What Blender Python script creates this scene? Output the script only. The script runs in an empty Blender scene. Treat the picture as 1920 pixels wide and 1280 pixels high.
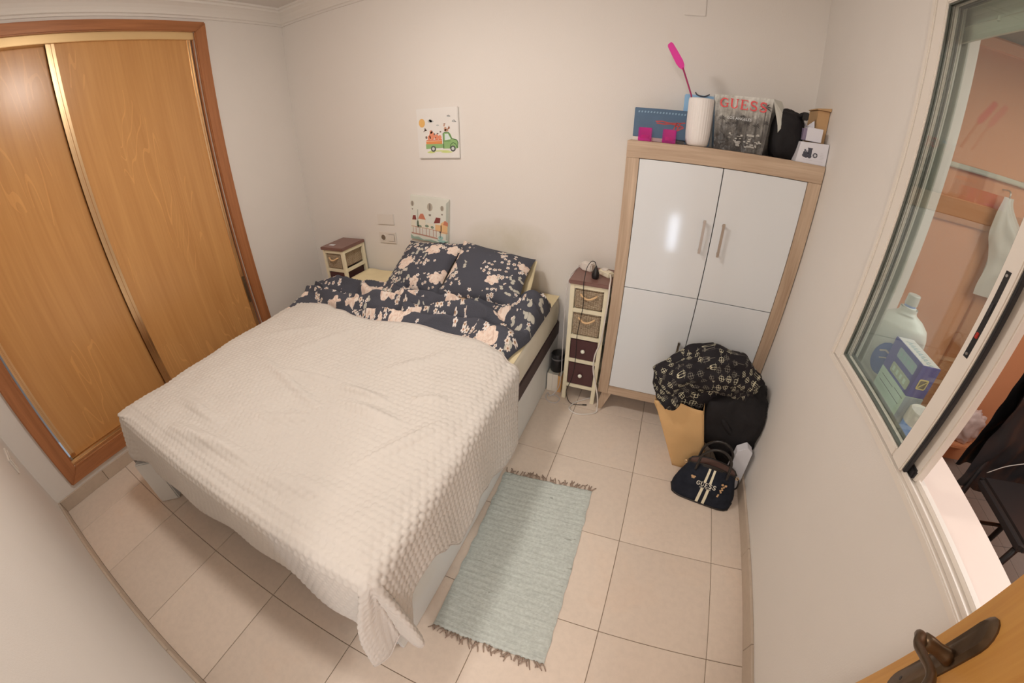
import bpy, bmesh, math, random
from mathutils import Vector, Matrix, noise
random.seed(7)
SC = bpy.context.scene
COL = SC.collection
PI = math.pi

# ------------------------------------------------------------------ camera
cam_data = bpy.data.cameras.new('camera')
cam = bpy.data.objects.new('camera', cam_data); COL.objects.link(cam)
SC.camera = cam
cam_data.type = 'PANO'
cam_data.sensor_width = 36.0
cam_data.sensor_fit = 'HORIZONTAL'
cam_data.clip_start = 0.01
cy = cam_data.cycles if hasattr(cam_data, 'cycles') and hasattr(cam_data.cycles, 'panorama_type') else cam_data
cy.panorama_type = 'FISHEYE_LENS_POLYNOMIAL'
cy.fisheye_fov = PI
cy.fisheye_polynomial_k0 = 0.0
cy.fisheye_polynomial_k1 = -0.0735110542
cy.fisheye_polynomial_k2 = -0.000180605093
cy.fisheye_polynomial_k3 = 6.11894552e-05
cy.fisheye_polynomial_k4 = -1.18068409e-06
cam.matrix_world = Matrix(((0.9308648, -0.1880482, 0.3132549, 2.5911059), (0.3653559, 0.4847765, -0.7946740, 0.2671863), (-0.0024216, 0.8541836, 0.5199659, 1.5436636), (0, 0, 0, 1)))
# ------------------------------------------------------------------ exposure
vs = SC.view_settings
SC.display_settings.display_device = 'sRGB'
vs.view_transform = 'Standard'; vs.look = 'None'; vs.gamma = 1.0
vs.use_curve_mapping = False
vs.exposure = 0.09

# ------------------------------------------------------------------ world and lights
world = bpy.data.worlds.new('world'); SC.world = world
world.use_nodes = True
world.node_tree.nodes['Background'].inputs[0].default_value = (0.75, 0.85, 1.0, 1)
world.node_tree.nodes['Background'].inputs[1].default_value = 0.35

def area(name, loc, rot, sx, sy, power, color):
    l = bpy.data.lights.new(name, 'AREA'); l.shape = 'RECTANGLE'; l.size = sx; l.size_y = sy
    l.energy = power; l.color = color
    o = bpy.data.objects.new(name, l); COL.objects.link(o); o.location = loc; o.rotation_euler = rot
    return o

def point(name, loc, rad, power, color):
    l = bpy.data.lights.new(name, 'POINT'); l.shadow_soft_size = rad; l.energy = power; l.color = color
    o = bpy.data.objects.new(name, l); COL.objects.link(o); o.location = loc
    return o

point('ceiling_bulb', (1.52, 1.03, 2.33), 0.11, 16, (1.0, 0.91, 0.825))
disk = area('ceiling_lamp_face', (1.52, 1.03, 2.36), (0, 0, 0), 0.26, 0.26, 9, (1.0, 0.91, 0.825)); disk.data.shape = 'DISK'
point('hallway_fill', (2.42, -0.95, 2.05), 0.12, 34, (1.0, 0.915, 0.84))  # added fill through the doorway, evens out the room's brightness
area('assumed_gallery_light', (4.4, 0.7, 2.17), (0, 0, 0), 1.2, 2.0, 30, (1.0, 0.97, 0.93))  # assumed light under the gallery ceiling, its source is out of view
area('added_cabinet_highlight', (2.81, -1.05, 0.36), (PI/2, 0, 0), 0.14, 0.45, 3.0, (0.72, 0.83, 1.0))  # added unseen area light, low in the hallway, for the cabinet's bluish highlight
# ------------------------------------------------------------------ materials
MATS = {}
class NT:
    """small helper around a node tree"""
    def __init__(s, name):
        s.m = bpy.data.materials.new(name); s.m.use_nodes = True
        s.t = s.m.node_tree; s.n = s.t.nodes; s.b = s.n['Principled BSDF']
        s.tc = None
    def add(s, kind, **kw):
        nd = s.n.new(kind)
        for k, v in kw.items(): setattr(nd, k, v)
        return nd
    def link(s, a, b): s.t.links.new(a, b)
    def coord(s, which='Object', scale=(1, 1, 1), rot=(0, 0, 0), loc=(0, 0, 0)):
        if s.tc is None: s.tc = s.add('ShaderNodeTexCoord')
        mp = s.add('ShaderNodeMapping')
        mp.inputs['Scale'].default_value = scale; mp.inputs['Rotation'].default_value = rot; mp.inputs['Location'].default_value = loc
        s.link(s.tc.outputs[which], mp.inputs['Vector'])
        return mp.outputs[0]
    def noise(s, vec, scale, detail=3, rough=.55, dist=0.):
        nd = s.add('ShaderNodeTexNoise'); nd.inputs['Scale'].default_value = scale
        nd.inputs['Detail'].default_value = detail; nd.inputs['Roughness'].default_value = rough; nd.inputs['Distortion'].default_value = dist
        if vec is not None: s.link(vec, nd.inputs['Vector'])
        return nd.outputs['Fac']
    def ramp(s, fac, stops):
        r = s.add('ShaderNodeValToRGB'); e = r.color_ramp.elements
        while len(e) > 1: e.remove(e[-1])
        e[0].position = stops[0][0]; e[0].color = (*stops[0][1], 1)
        for p, c in stops[1:]:
            x = e.new(p); x.color = (*c, 1)
        s.link(fac, r.inputs[0]); return r.outputs[0]
    def math(s, op, a, b=None, c=None):
        nd = s.add('ShaderNodeMath', operation=op)
        for i, v in enumerate((a, b, c)):
            if v is None: continue
            if isinstance(v, (int, float)): nd.inputs[i].default_value = v
            else: s.link(v, nd.inputs[i])
        return nd.outputs[0]
    def mix(s, fac, a, b, mode='MIX'):
        nd = s.add('ShaderNodeMix', data_type='RGBA', blend_type=mode)
        for i, v in ((0, fac), (6, a), (7, b)):
            if isinstance(v, (int, float)): nd.inputs[i].default_value = v
            elif isinstance(v, tuple): nd.inputs[i].default_value = (*v, 1) if len(v) == 3 else v
            else: s.link(v, nd.inputs[i])
        return nd.outputs[2]
    def bump(s, h, strength=.3, dist=.01):
        bp = s.add('ShaderNodeBump'); bp.inputs['Strength'].default_value = strength; bp.inputs['Distance'].default_value = dist
        s.link(h, bp.inputs['Height']); s.link(bp.outputs[0], s.b.inputs['Normal'])
    def color(s, c):
        if isinstance(c, tuple): s.b.inputs['Base Color'].default_value = (*c, 1)
        else: s.link(c, s.b.inputs['Base Color'])
    def set(s, rough=.5, metal=0., spec=.5, coat=0.):
        s.b.inputs['Roughness'].default_value = rough; s.b.inputs['Metallic'].default_value = metal
        s.b.inputs['Specular IOR Level'].default_value = spec; s.b.inputs['Coat Weight'].default_value = coat

def raw(r, g, b):
    f = lambda c: (c / 255 / 12.92) if c / 255 <= .04045 else ((c / 255 + .055) / 1.055) ** 2.4
    return (f(r), f(g), f(b))
def lin(r, g, b):
    """reflectance of a surface seen with this colour under the room's warm lamp"""
    c = [x / i for x, i in zip(raw(r, g, b), (.80, .70, .60))]
    k = min(1., .86 / max(c))
    return tuple(x * k for x in c)

def plain(name, c, rough=.5, metal=0., spec=.5, var=0.0, scale=20., bump=0., bscale=80., coat=0.):
    if name in MATS: return MATS[name]
    t = NT(name); t.set(rough, metal, spec, coat)
    if var:
        f = t.noise(t.coord(), scale, 4)
        t.color(t.ramp(f, [(.3, tuple(x * (1 - var) for x in c)), (.7, tuple(min(1, x * (1 + var)) for x in c))]))
    else: t.color(c)
    if bump: t.bump(t.noise(t.coord(), bscale, 3), bump, .004)
    MATS[name] = t.m; return t.m

def wood(name, c1, c2, axis='Z', rough=.4, stretch=14., scale=3.2, streak=.5, coat=0., spec=.5, cathedral=0.):
    if name in MATS: return MATS[name]
    t = NT(name); t.set(rough, spec=spec, coat=coat)
    sc = [scale * stretch / 3] * 3; sc['XYZ'.index(axis)] = scale / 4
    v = t.coord('Object', tuple(sc))
    f1 = t.noise(v, 1.0, 5, .6, .6)
    sc2 = [s * 5 for s in sc]; sc2['XYZ'.index(axis)] = scale
    f2 = t.noise(t.coord('Object', tuple(sc2)), 1.0, 2, .5, .2)
    f = t.math('ADD', t.math('MULTIPLY', f1, 1 - streak * .4), t.math('MULTIPLY', f2, streak * .4))
    col = t.ramp(f, [(.32, c2), (.5, tuple((a + b) / 2 for a, b in zip(c1, c2))), (.66, c1)])
    if cathedral:
        sc3 = [4.2] * 3; sc3['XYZ'.index(axis)] = .55
        n3 = t.noise(t.coord('Object', tuple(sc3)), 1.0, 2, .4, .3)
        ring = t.math('FRACT', t.math('MULTIPLY', n3, 26.0))
        line = t.math('LESS_THAN', ring, .12)
        patch = t.math('GREATER_THAN', t.noise(t.coord('Object', (2.3, 2.3, 1.1), loc=(3.1, .2, 5)), 1.0, 2), .55)
        col = t.mix(t.math('MULTIPLY', t.math('MULTIPLY', line, patch), cathedral), col, tuple(min(1, x * 1.35) for x in c1))
    t.color(col)
    t.bump(f2, .06, .002)
    MATS[name] = t.m; return t.m

# ------------------------------------------------------------------ mesh builder
class MB:
    def __init__(s): s.v = []; s.f = []; s.mi = []; s.uv = None; s.cur = 0
    def add(s, vs, fs):
        o = len(s.v); s.v += [Vector(p) for p in vs]
        for f in fs: s.f.append(tuple(i + o for i in f)); s.mi.append(s.cur)
        return s
    def box(s, x0, y0, z0, x1, y1, z1, m=None):
        vs = [(x, y, z) for z in (z0, z1) for y in (y0, y1) for x in (x0, x1)]
        if m is not None: vs = [m @ Vector(p) for p in vs]
        return s.add(vs, [(0, 2, 3, 1), (4, 5, 7, 6), (0, 1, 5, 4), (2, 6, 7, 3), (0, 4, 6, 2), (1, 3, 7, 5)])
    def hexa(s, b, t):
        """bottom and top quads, both counter-clockwise from above"""
        return s.add(list(b) + list(t), [(3, 2, 1, 0), (4, 5, 6, 7), (0, 1, 5, 4), (1, 2, 6, 5), (2, 3, 7, 6), (3, 0, 4, 7)])
    def prism(s, poly, h0, h1, fr=None):
        """poly in 2D extruded along local z, fr maps to space"""
        n = len(poly); fr = fr or Matrix()
        vs = [fr @ Vector((x, y, h0)) for x, y in poly] + [fr @ Vector((x, y, h1)) for x, y in poly]
        return s.add(vs, [tuple(reversed(range(n))), tuple(range(n, 2 * n))] + [(i, (i + 1) % n, n + (i + 1) % n, n + i) for i in range(n)])
    def tube(s, pts, r, n=8, caps=True, flat=1.0):
        pts = [Vector(p) for p in pts]; k = len(pts); rr = r if callable(r) else (lambda t: r)
        T = [(pts[min(i + 1, k - 1)] - pts[max(i - 1, 0)]).normalized() for i in range(k)]
        up = Vector((0, 0, 1)) if abs(T[0].z) < .9 else Vector((1, 0, 0))
        N = (up - T[0] * up.dot(T[0])).normalized(); vs = []
        for i in range(k):
            N = (N - T[i] * N.dot(T[i])).normalized(); B = T[i].cross(N); R = rr(i / max(1, k - 1))
            for j in range(n):
                a = 2 * PI * j / n; vs.append(pts[i] + N * math.cos(a) * R * flat + B * math.sin(a) * R)
        fs = [(i * n + j, i * n + (j + 1) % n, (i + 1) * n + (j + 1) % n, (i + 1) * n + j) for i in range(k - 1) for j in range(n)]
        if caps: fs += [tuple(reversed(range(n))), tuple(range((k - 1) * n, k * n))]
        return s.add(vs, fs)
    def lathe(s, prof, n=24, fr=None, caps=True):
        fr = fr or Matrix(); vs = []
        for r, z in prof:
            for j in range(n):
                a = 2 * PI * j / n; vs.append(fr @ Vector((r * math.cos(a), r * math.sin(a), z)))
        k = len(prof)
        fs = [(i * n + j, i * n + (j + 1) % n, (i + 1) * n + (j + 1) % n, (i + 1) * n + j) for i in range(k - 1) for j in range(n)]
        if caps: fs += [tuple(reversed(range(n))), tuple(range((k - 1) * n, k * n))]
        return s.add(vs, fs)
    def grid(s, nu, nv, fn, closed_u=False):
        vs = [fn(i / nu, j / nv) for j in range(nv + 1) for i in range(nu + 1)]
        w = nu + 1
        return s.add(vs, [(j * w + i, j * w + i + 1, (j + 1) * w + i + 1, (j + 1) * w + i) for j in range(nv) for i in range(nu)])
    def build(s, name, mat, parent=None, bevel=0., seg=2, smooth=False, local=False, uv=None):
        """coordinates are world unless local; the mesh is stored in the parent's (or its own base) frame"""
        me = bpy.data.meshes.new(name)
        if parent is not None and not local:
            inv = WORLD[parent.name].inverted(); vs = [inv @ p for p in s.v]
        else: vs = s.v
        me.from_pydata([tuple(p) for p in vs], [], s.f)
        for m in (mat if isinstance(mat, (list, tuple)) else [mat]): me.materials.append(m)
        if any(s.mi): me.polygons.foreach_set('material_index', s.mi)
        if uv:
            ul = me.uv_layers.new(name='map')
            for lp in me.loops: ul.data[lp.index].uv = uv[lp.vertex_index]
        if bevel:
            bm = bmesh.new(); bm.from_mesh(me)
            bmesh.ops.bevel(bm, geom=[e for e in bm.edges if e.is_manifold and e.calc_face_angle(0) > .5] , offset=bevel, segments=seg, affect='EDGES', clamp_overlap=True)
            bm.to_mesh(me); bm.free()
        if smooth is True: me.polygons.foreach_set('use_smooth', [True] * len(me.polygons))
        elif smooth: me.set_sharp_from_angle(angle=smooth) if hasattr(me, 'set_sharp_from_angle') else None; me.polygons.foreach_set('use_smooth', [True] * len(me.polygons))
        me.update()
        o = bpy.data.objects.new(name, me); COL.objects.link(o)
        if parent is not None:
            o.parent = parent; WORLD[o.name] = WORLD[parent.name].copy()
        else: WORLD[o.name] = Matrix()
        return o

WORLD = {}
def tag(o, label=None, cat=None, group=None, kind=None):
    if label: o['label'] = label
    if cat: o['category'] = cat
    if group: o['group'] = group
    if kind: o['kind'] = kind
    return o
def thing(name, label, cat, loc=(0, 0, 0), rz=0., group=None):
    o = bpy.data.objects.new(name, None); COL.objects.link(o)
    o.empty_display_size = .05
    o.location = loc; o.rotation_euler = (0, 0, rz)
    WORLD[o.name] = Matrix.Translation(loc) @ Matrix.Rotation(rz, 4, 'Z')
    return tag(o, label, cat, group)
def solo(mb, name, mat, label, cat, group=None, loc=None, **kw):
    """a thing that is a single mesh, its origin moved to loc"""
    if loc is None: loc = sum((Vector(p) for p in mb.v), Vector()) / len(mb.v); loc.z = min(p.z for p in mb.v)
    loc = Vector(loc)
    mb.v = [p - loc for p in mb.v]
    o = mb.build(name, mat, local=True, **kw); o.location = loc; WORLD[o.name] = Matrix.Translation(loc)
    return tag(o, label, cat, group)
def struct(mb, name, mat, parent=None, **kw):
    o = mb.build(name, mat, parent, **kw)
    if parent is None: o['kind'] = 'structure'
    return o
def copy_thing(o, loc, label, dz=None):
    c = o.copy(); COL.objects.link(c); c.location = loc; c['label'] = label
    for ch in list(o.children):
        d = ch.copy(); COL.objects.link(d); d.parent = c
        for g in list(ch.children):
            e = g.copy(); COL.objects.link(e); e.parent = d
    return c
def part_copy(o, parent, off):
    d = o.copy(); COL.objects.link(d); d.parent = parent
    d.location = Vector(o.location) + Vector(off); WORLD[d.name] = WORLD[o.name]
    return d
def spline(pts, n=8):
    P = [Vector(p) for p in pts]; P = [P[0] * 2 - P[1]] + P + [P[-1] * 2 - P[-2]]; out = []
    for i in range(1, len(P) - 2):
        a, b, c, d = P[i - 1:i + 3]
        for k in range(n):
            t = k / n
            out.append(.5 * ((2 * b) + (c - a) * t + (2 * a - 5 * b + 4 * c - d) * t * t + (3 * b - a - 3 * c + d) * t ** 3))
    out.append(P[-2]); return out
def lerp(a, b, t): return a + (b - a) * t
def sstep(a, b, x):
    t = max(0., min(1., (x - a) / (b - a))); return t * t * (3 - 2 * t)
def pw(x, pts):
    """piecewise smooth interpolation through (x, y) pairs"""
    if x <= pts[0][0]: return pts[0][1]
    for (a, ya), (b, yb) in zip(pts, pts[1:]):
        if x <= b: return ya + (yb - ya) * sstep(a, b, x)
    return pts[-1][1]
def text_mesh(s, size, ext=.0006, bold=0., spacing=1.0):
    """flat print letters as a mesh builder in the xy plane, centred"""
    cu = bpy.data.curves.new('print', 'FONT'); cu.body = s; cu.size = size; cu.extrude = ext; cu.align_x = 'CENTER'; cu.align_y = 'CENTER'
    cu.offset = bold; cu.space_character = spacing; cu.resolution_u = 2
    o = bpy.data.objects.new('print', cu); COL.objects.link(o)
    bpy.context.view_layer.update()
    me = o.evaluated_get(bpy.context.evaluated_depsgraph_get()).to_mesh()
    mb = MB(); mb.add([v.co.copy() for v in me.vertices], [tuple(p.vertices) for p in me.polygons])
    bpy.data.objects.remove(o); bpy.data.curves.remove(cu)
    return mb
def frame(origin, xdir, ydir):
    x = Vector(xdir).normalized(); y = Vector(ydir); y = (y - x * y.dot(x)).normalized(); z = x.cross(y)
    m = Matrix((x, y, z)).transposed().to_4x4(); m.translation = Vector(origin); return m
def placed(mb, m):
    mb.v = [m @ p for p in mb.v]; return mb

# common materials
W_WALL = plain('wall_paint', (.83, .80, .765), .75, spec=.2, var=.012, scale=3., bump=.12, bscale=220.)
W_CEIL = plain('ceiling_paint', (.74, .71, .68), .85, spec=.1)
W_PLASTER = plain('plaster_moulding', (.80, .77, .73), .7, spec=.2)
WHITE_PLASTIC = plain('white_plastic', (.78, .74, .69), .35)
IVORY = plain('ivory_paint', lin(232, 212, 175), .5, var=.04)
BLACK_PL = plain('black_plastic', (.012, .012, .014), .35)
# ------------------------------------------------------------------ the room
RX, RY, RZ = 3.266, 2.405, 2.47
TILE, GX, GY = .41, .2482, .4202

def stone(name, base, var):
    t = NT(name); t.set(.42, spec=.3)
    oi = t.add('ShaderNodeObjectInfo')
    geo = t.add('ShaderNodeNewGeometry')
    mp = t.add('ShaderNodeMapping'); t.link(geo.outputs['Position'], mp.inputs['Vector'])
    n1 = t.noise(mp.outputs[0], 3.1, 5, .6, .4); n2 = t.noise(mp.outputs[0], 38., 4, .65)
    c = t.ramp(n1, [(.3, tuple(x * (1 - var) for x in base)), (.55, base), (.75, tuple(min(1, x * f) for x, f in zip(base, (1.02, .97, .93))))])
    c = t.mix(.22, c, t.ramp(n2, [(.35, tuple(x * .82 for x in base)), (.6, tuple(min(1, x * 1.06) for x in base))]))
    hv = t.add('ShaderNodeHueSaturation'); t.link(c, hv.inputs['Color'])
    t.link(t.math('ADD', t.math('MULTIPLY', oi.outputs['Random'], .07), .965), hv.inputs['Value'])
    t.color(hv.outputs[0]); t.bump(n2, .05, .002)
    MATS[name] = t.m; return t.m
TILE_M = stone('floor_tile', (.79, .685, .59), .06)
SKIRT_M = stone('skirting_tile', (.60, .50, .405), .08)
GROUT = plain('tile_grout', (.34, .27, .21), .9)

floor = struct(MB().box(-.02, -1.6, -.08, RX + .02, RY + .02, -.004), 'floor', GROUT)
def tile_obj(x0, y0, x1, y1, parent, mat, z0=-.006, z1=0.):
    g = .0013
    return MB().box(x0 + g, y0 + g, z0, x1 - g, y1 - g, z1).build('tile', mat, parent, bevel=.0012, seg=1)
xs = sorted({0., RX} | {GX + TILE * i for i in range(-1, 9) if 0 < GX + TILE * i < RX})
ys = sorted({-1.6, RY} | {GY + TILE * i for i in range(-5, 6) if -1.6 < GY + TILE * i < RY})
for a, b in zip(xs, xs[1:]):
    for c, d in zip(ys, ys[1:]): tile_obj(a, c, b, d, floor, TILE_M)

struct(MB().box(-.2, -1.7, RZ, RX + .2, RY + .2, RZ + .1), 'ceiling', W_CEIL)
# left wall with the wardrobe opening
WY0, WY1, WZ0, WZ1 = .195, 1.722, .20, 2.29
w = MB(); w.box(-.12, -.12, 0, 0, WY0, RZ); w.box(-.12, WY1, 0, 0, RY + .1, RZ); w.box(-.12, WY0, 0, 0, WY1, WZ0); w.box(-.12, WY0, WZ1, 0, WY1, RZ)
w.box(-.62, WY0 - .02, WZ0 - .1, -.6, WY1 + .02, WZ1 + .02)
struct(w, 'wall_left', W_WALL)
def stained():
    t = NT('wall_paint_stained'); t.set(.75, spec=.2)
    sp = t.add('ShaderNodeSeparateXYZ'); v = t.coord('Object'); t.link(v, sp.inputs[0])
    dx = t.math('DIVIDE', t.math('SUBTRACT', sp.outputs[0], 1.72), .30); dz = t.math('DIVIDE', t.math('SUBTRACT', sp.outputs[2], .88), .13)
    d = t.math('ADD', t.math('MULTIPLY', dx, dx), t.math('MULTIPLY', dz, dz))
    f = t.math('MULTIPLY', t.math('MAXIMUM', t.math('SUBTRACT', 1., d), 0.), t.noise(v, 7., 4, .6))
    t.color(t.mix(f, (.83, .80, .765), (.62, .585, .47))); t.bump(t.noise(v, 220., 3), .12, .004); return t.m
struct(MB().box(-.12, RY, 0, RX + .2, RY + .12, RZ), 'wall_back', stained())
# front wall with the doorway the camera stands in
DX0, DX1 = 2.06, 2.80
w = MB(); w.box(-.12, -.10, 0, DX0, 0, RZ); w.box(DX1, -.10, 0, RX + .2, 0, RZ); w.box(DX0, -.10, 2.06, DX1, 0, RZ)
struct(w, 'wall_front', W_WALL)
# hallway beyond the doorway
w = MB(); w.box(1.2, -1.75, 0, 3.6, -1.65, RZ); w.box(1.1, -1.7, 0, 1.2, -.1, RZ); w.box(3.6, -1.7, 0, 3.7, -.1, RZ)
struct(w, 'wall_hallway', W_WALL)
# right wall with the window opening (wider on the outside, as the shutter needs)
OY0, OY1, OZ0, OZ1 = .30, 1.502, .935, 2.03
TH = .265
w = MB()
w.box(RX, -.12, 0, RX + .06, OY0, RZ); w.box(RX, OY1, 0, RX + .06, RY + .1, RZ); w.box(RX, OY0, 0, RX + .06, OY1, OZ0); w.box(RX, OY0, OZ1, RX + .06, OY1, RZ)
w.box(RX + .06, -.12, 0, RX + TH, OY0 - .08, RZ); w.box(RX + .06, OY1 + .183, 0, RX + TH, RY + .1, RZ)
w.box(RX + .06, OY0 - .08, 0, RX + TH, OY1 + .183, .86); w.box(RX + .06, OY0 - .08, 2.12, RX + TH, OY1 + .183, RZ)
struct(w, 'wall_right', W_WALL)

# skirting tiles
def skirting(name, pts, axis):
    """pts = cut positions along the wall"""
    HB = .08
    base = {'left': MB().box(0, 0, 0, .004, RY, HB - .004), 'front': MB().box(0, 0, 0, DX0, .004, HB - .004),
            'right': MB().box(RX - .004, 0, 0, RX, RY, HB - .004), 'back': MB().box(0, RY - .004, 0, RX, RY, HB - .004)}[axis]
    o = struct(base, 'baseboard_' + axis, GROUT)
    for a, b in zip(pts, pts[1:]):
        g = .001
        m = MB()
        if axis == 'left': m.box(.0, a + g, 0, .011, b - g, HB)
        elif axis == 'right': m.box(RX - .011, a + g, 0, RX, b - g, HB)
        elif axis == 'front': m.box(a + g, 0, 0, b - g, .011, HB)
        else: m.box(a + g, RY - .011, 0, b - g, RY, HB)
        m.build('tile', SKIRT_M, o, bevel=.002, seg=1)
skirting('s', [0.011] + [.30 + .41 * i for i in range(6) if .30 + .41 * i < RY - .02] + [RY - .011], 'left')
skirting('s', [0.] + [.09 + .41 * i for i in range(8) if .09 + .41 * i < DX0] + [DX0], 'front')
skirting('s', [0.] + [.07 + .41 * i for i in range(6) if .07 + .41 * i < RY] + [RY], 'right')
skirting('s', [0.] + [.2 + .41 * i for i in range(8) if .2 + .41 * i < RX] + [RX], 'back')

# plaster cornice
prof = [(0, -.104), (.010, -.104), (.012, -.092), (.022, -.088), (.026, -.075), (.034, -.062), (.05, -.045), (.068, -.033), (.078, -.028), (.082, -.016), (.098, -.012), (.10, 0.0), (0, 0)]
def cornice(name, a, b, out):
    a, b, out = Vector(a), Vector(b), Vector(out); d = (b - a).normalized(); n = len(prof); vs = []
    for e, sgn in ((a, 1), (b, -1)):
        for r, z in prof: vs.append(e + out * r * .88 + d * (sgn * r * .88) + Vector((0, 0, z)))
    m = MB().add(vs, [(i, (i + 1) % n, n + (i + 1) % n, n + i) for i in range(n)] + [tuple(range(n)), tuple(reversed(range(n, 2 * n)))])
    struct(m, name, W_PLASTER)
cornice('trim_1', (0, 0, RZ), (0, RY, RZ), (1, 0, 0))
cornice('trim_2', (0, RY, RZ), (RX, RY, RZ), (0, -1, 0))
cornice('trim_3', (RX, RY, RZ), (RX, 0, RZ), (-1, 0, 0))
cornice('trim_4', (RX, 0, RZ), (0, 0, RZ), (0, 1, 0))

# ------------------------------------------------------------------ window
CREAM = plain('cream_aluminium', lin(220, 202, 182), .35, spec=.4)
GREY_AL = plain('grey_aluminium', raw(196, 200, 192), .4)  # the shutter guides' own pale grey
GASKET = plain('rubber_gasket', (.02, .02, .024), .6)
win = bpy.data.objects.new('window_1', None); COL.objects.link(win); WORLD['window_1'] = Matrix(); win['kind'] = 'structure'
X0 = RX - .012
FY0, FY1, FZ0, FZ1 = .307, 1.507, .932, 2.032
BEAD = plain('grey_glazing_bead', raw(96, 100, 94), .5)
def bar(name, y0, z0, y1, z1, x0, x1, mat, bev=.003): return MB().box(x0, y0, z0, x1, y1, z1).build(name, mat, win, bevel=bev)
fw = .020
bar('outer_frame', FY0, FZ0, FY1, FZ0 + fw, X0, RX + .062, CREAM); bar('outer_frame', FY0, FZ1 - fw, FY1, FZ1, X0, RX + .062, CREAM)
bar('outer_frame', FY1 - fw, FZ0 + fw, FY1, FZ1 - fw, X0, RX + .062, CREAM); bar('outer_frame', FY0, FZ0 + fw, FY0 + fw, FZ1 - fw, X0, RX + .062, CREAM)
GAP_SHADOW = plain('painted_gap_shadow', (.10, .075, .055), .8)  # dark strips paint the shadow line between window frame and wall
MB().box(RX - .003, FY1, FZ0, RX + .002, FY1 + .006, FZ1).build('gap_shadow', GAP_SHADOW, win); MB().box(RX - .003, FY0, FZ0 - .003, RX + .002, FY1 + .0045, FZ0).build('gap_shadow', GAP_SHADOW, win)
# sliding rails in the frame's bottom
for xx in (RX + .004, RX + .032): bar('track_rail', FY0 + fw, FZ0 + fw, FY1 - fw, FZ0 + fw + .012, xx - .003, xx + .003, CREAM, .001)
GL = NT('window_glass')
tr = GL.add('ShaderNodeBsdfTransparent'); gl = GL.add('ShaderNodeBsdfGlossy'); mx = GL.add('ShaderNodeMixShader'); lw = GL.add('ShaderNodeLayerWeight')
lw.inputs['Blend'].default_value = .5
tr.inputs[0].default_value = (.95, .975, .96, 1); gl.inputs['Roughness'].default_value = .01
GL.link(GL.math('ADD', GL.math('MULTIPLY', GL.math('POWER', lw.outputs['Facing'], 5.0), .9), .075), mx.inputs[0]); GL.link(tr.outputs[0], mx.inputs[1]); GL.link(gl.outputs[0], mx.inputs[2])
GL.link(mx.outputs[0], GL.n['Material Output'].inputs['Surface'])
GLASS = GL.m
def sash(y0, y1, xa, xb, first):
    z0, z1 = FZ0 + fw + .004, FZ1 - fw - .004
    s0, s1 = .048, .048
    bar('sash_stile', y1 - s1, z0, y1, z1, xa, xb, CREAM); bar('sash_stile', y0, z0, y0 + s0, z1, xa, xb, CREAM)
    bar('sash_rail', y0 + s0, z0, y1 - s1, z0 + .026, xa, xb, CREAM); bar('sash_rail', y0 + s0, z1 - .03, y1 - s1, z1, xa, xb, CREAM)
    xm = (xa + xb) / 2
    for args in ((y1 - s1 - .004, z0 + .026, y1 - s1, z1 - .03), (y0 + s0, z0 + .026, y0 + s0 + .004, z1 - .03), (y0 + s0 + .004, z0 + .026, y1 - s1 - .004, z0 + .030), (y0 + s0 + .004, z1 - .034, y1 - s1 - .004, z1 - .03)):
        bar('glazing_bead', *args, xm - .006, xm + .006, BEAD, 0)
    MB().box(xm - .002, y0 + s0 + .004, z0 + .030, xm + .002, y1 - s1 - .004, z1 - .034).build('pane', GLASS, win)
sash(.957, 1.4865, RX - .008, RX + .016, True)
sash(.930, 1.4865, RX + .020, RX + .044, False)
bar('gasket', .949, FZ0 + .03, .957, FZ1 - .03, RX - .003, RX + .008, GASKET, .001)
MB().box(RX + .012, .935, FZ0 + .026, RX + .044, .972, FZ0 + .05).build('track_stop', GASKET, win, bevel=.004)
# recessed black latch on the meeting stile
lk = MB().box(RX - .009, .972, 1.248, RX - .003, .990, 1.432).build('latch', BLACK_PL, win, bevel=.002)
MB().box(RX - .0105, .9765, 1.292, RX - .008, .9855, 1.305).build('red_button', plain('red_plastic', (.45, .03, .02), .4), lk, bevel=.0015)
for z in (1.258, 1.422): MB().lathe([(.0035, 0), (.003, .0015)], 10, frame((RX - .009, .981, z), (0, 1, 0), (0, 0, 1)) @ Matrix.Rotation(PI, 4, 'X')).build('screw', plain('steel', (.5, .5, .5), .3, 1.), lk)
MB().box(RX - .0105, .977, 1.340, RX - .008, .985, 1.368).build('slider', plain('dark_plastic', (.03, .03, .035), .5), lk, bevel=.001)
# shutter guides and the rolled-up shutter's lowest slats
for k, (ya, yb) in enumerate(((1.470, 1.53), (.275, .335))):
    MB().box(RX + .064, ya, .8755, RX + .070, yb, 2.10).build('shutter_guide', GREY_AL, win, bevel=.001)
    MB().box(RX + .088, ya - (.0 if k == 0 else -.0), .8755, RX + .094, yb, 2.10).build('shutter_guide', GREY_AL, win, bevel=.001)
    MB().box(RX + .070, ya + (.03 if k == 0 else 0), .8755, RX + .088, yb - (0 if k == 0 else .03), 2.10).build('shutter_guide', GREY_AL, win)
SLAT = plain('shutter_slat', raw(205, 212, 198), .45)
for i, (z0, z1) in enumerate(((1.905, 1.943), (1.946, 1.990), (1.993, 2.037), (2.040, 2.09))):
    m = MB(); n = 5
    pf = [(RX + .081 + .008 * math.sin(PI * k / n) , z0 + (z1 - z0) * k / n) for k in range(n + 1)]
    pf = pf + [(x - .008, z) for x, z in reversed(pf)]
    m.prism([(x, z) for x, z in pf], .30, 1.498, Matrix(((1, 0, 0, 0), (0, 0, 1, 0), (0, 1, 0, 0), (0, 0, 0, 1))))
    m.build('slat', SLAT, win)
MB().tube([(RX + .076, 1.34, 1.938), (RX + .076, 1.34, 1.95)], .006, 8).build('shutter_stop', SLAT, win)
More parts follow.
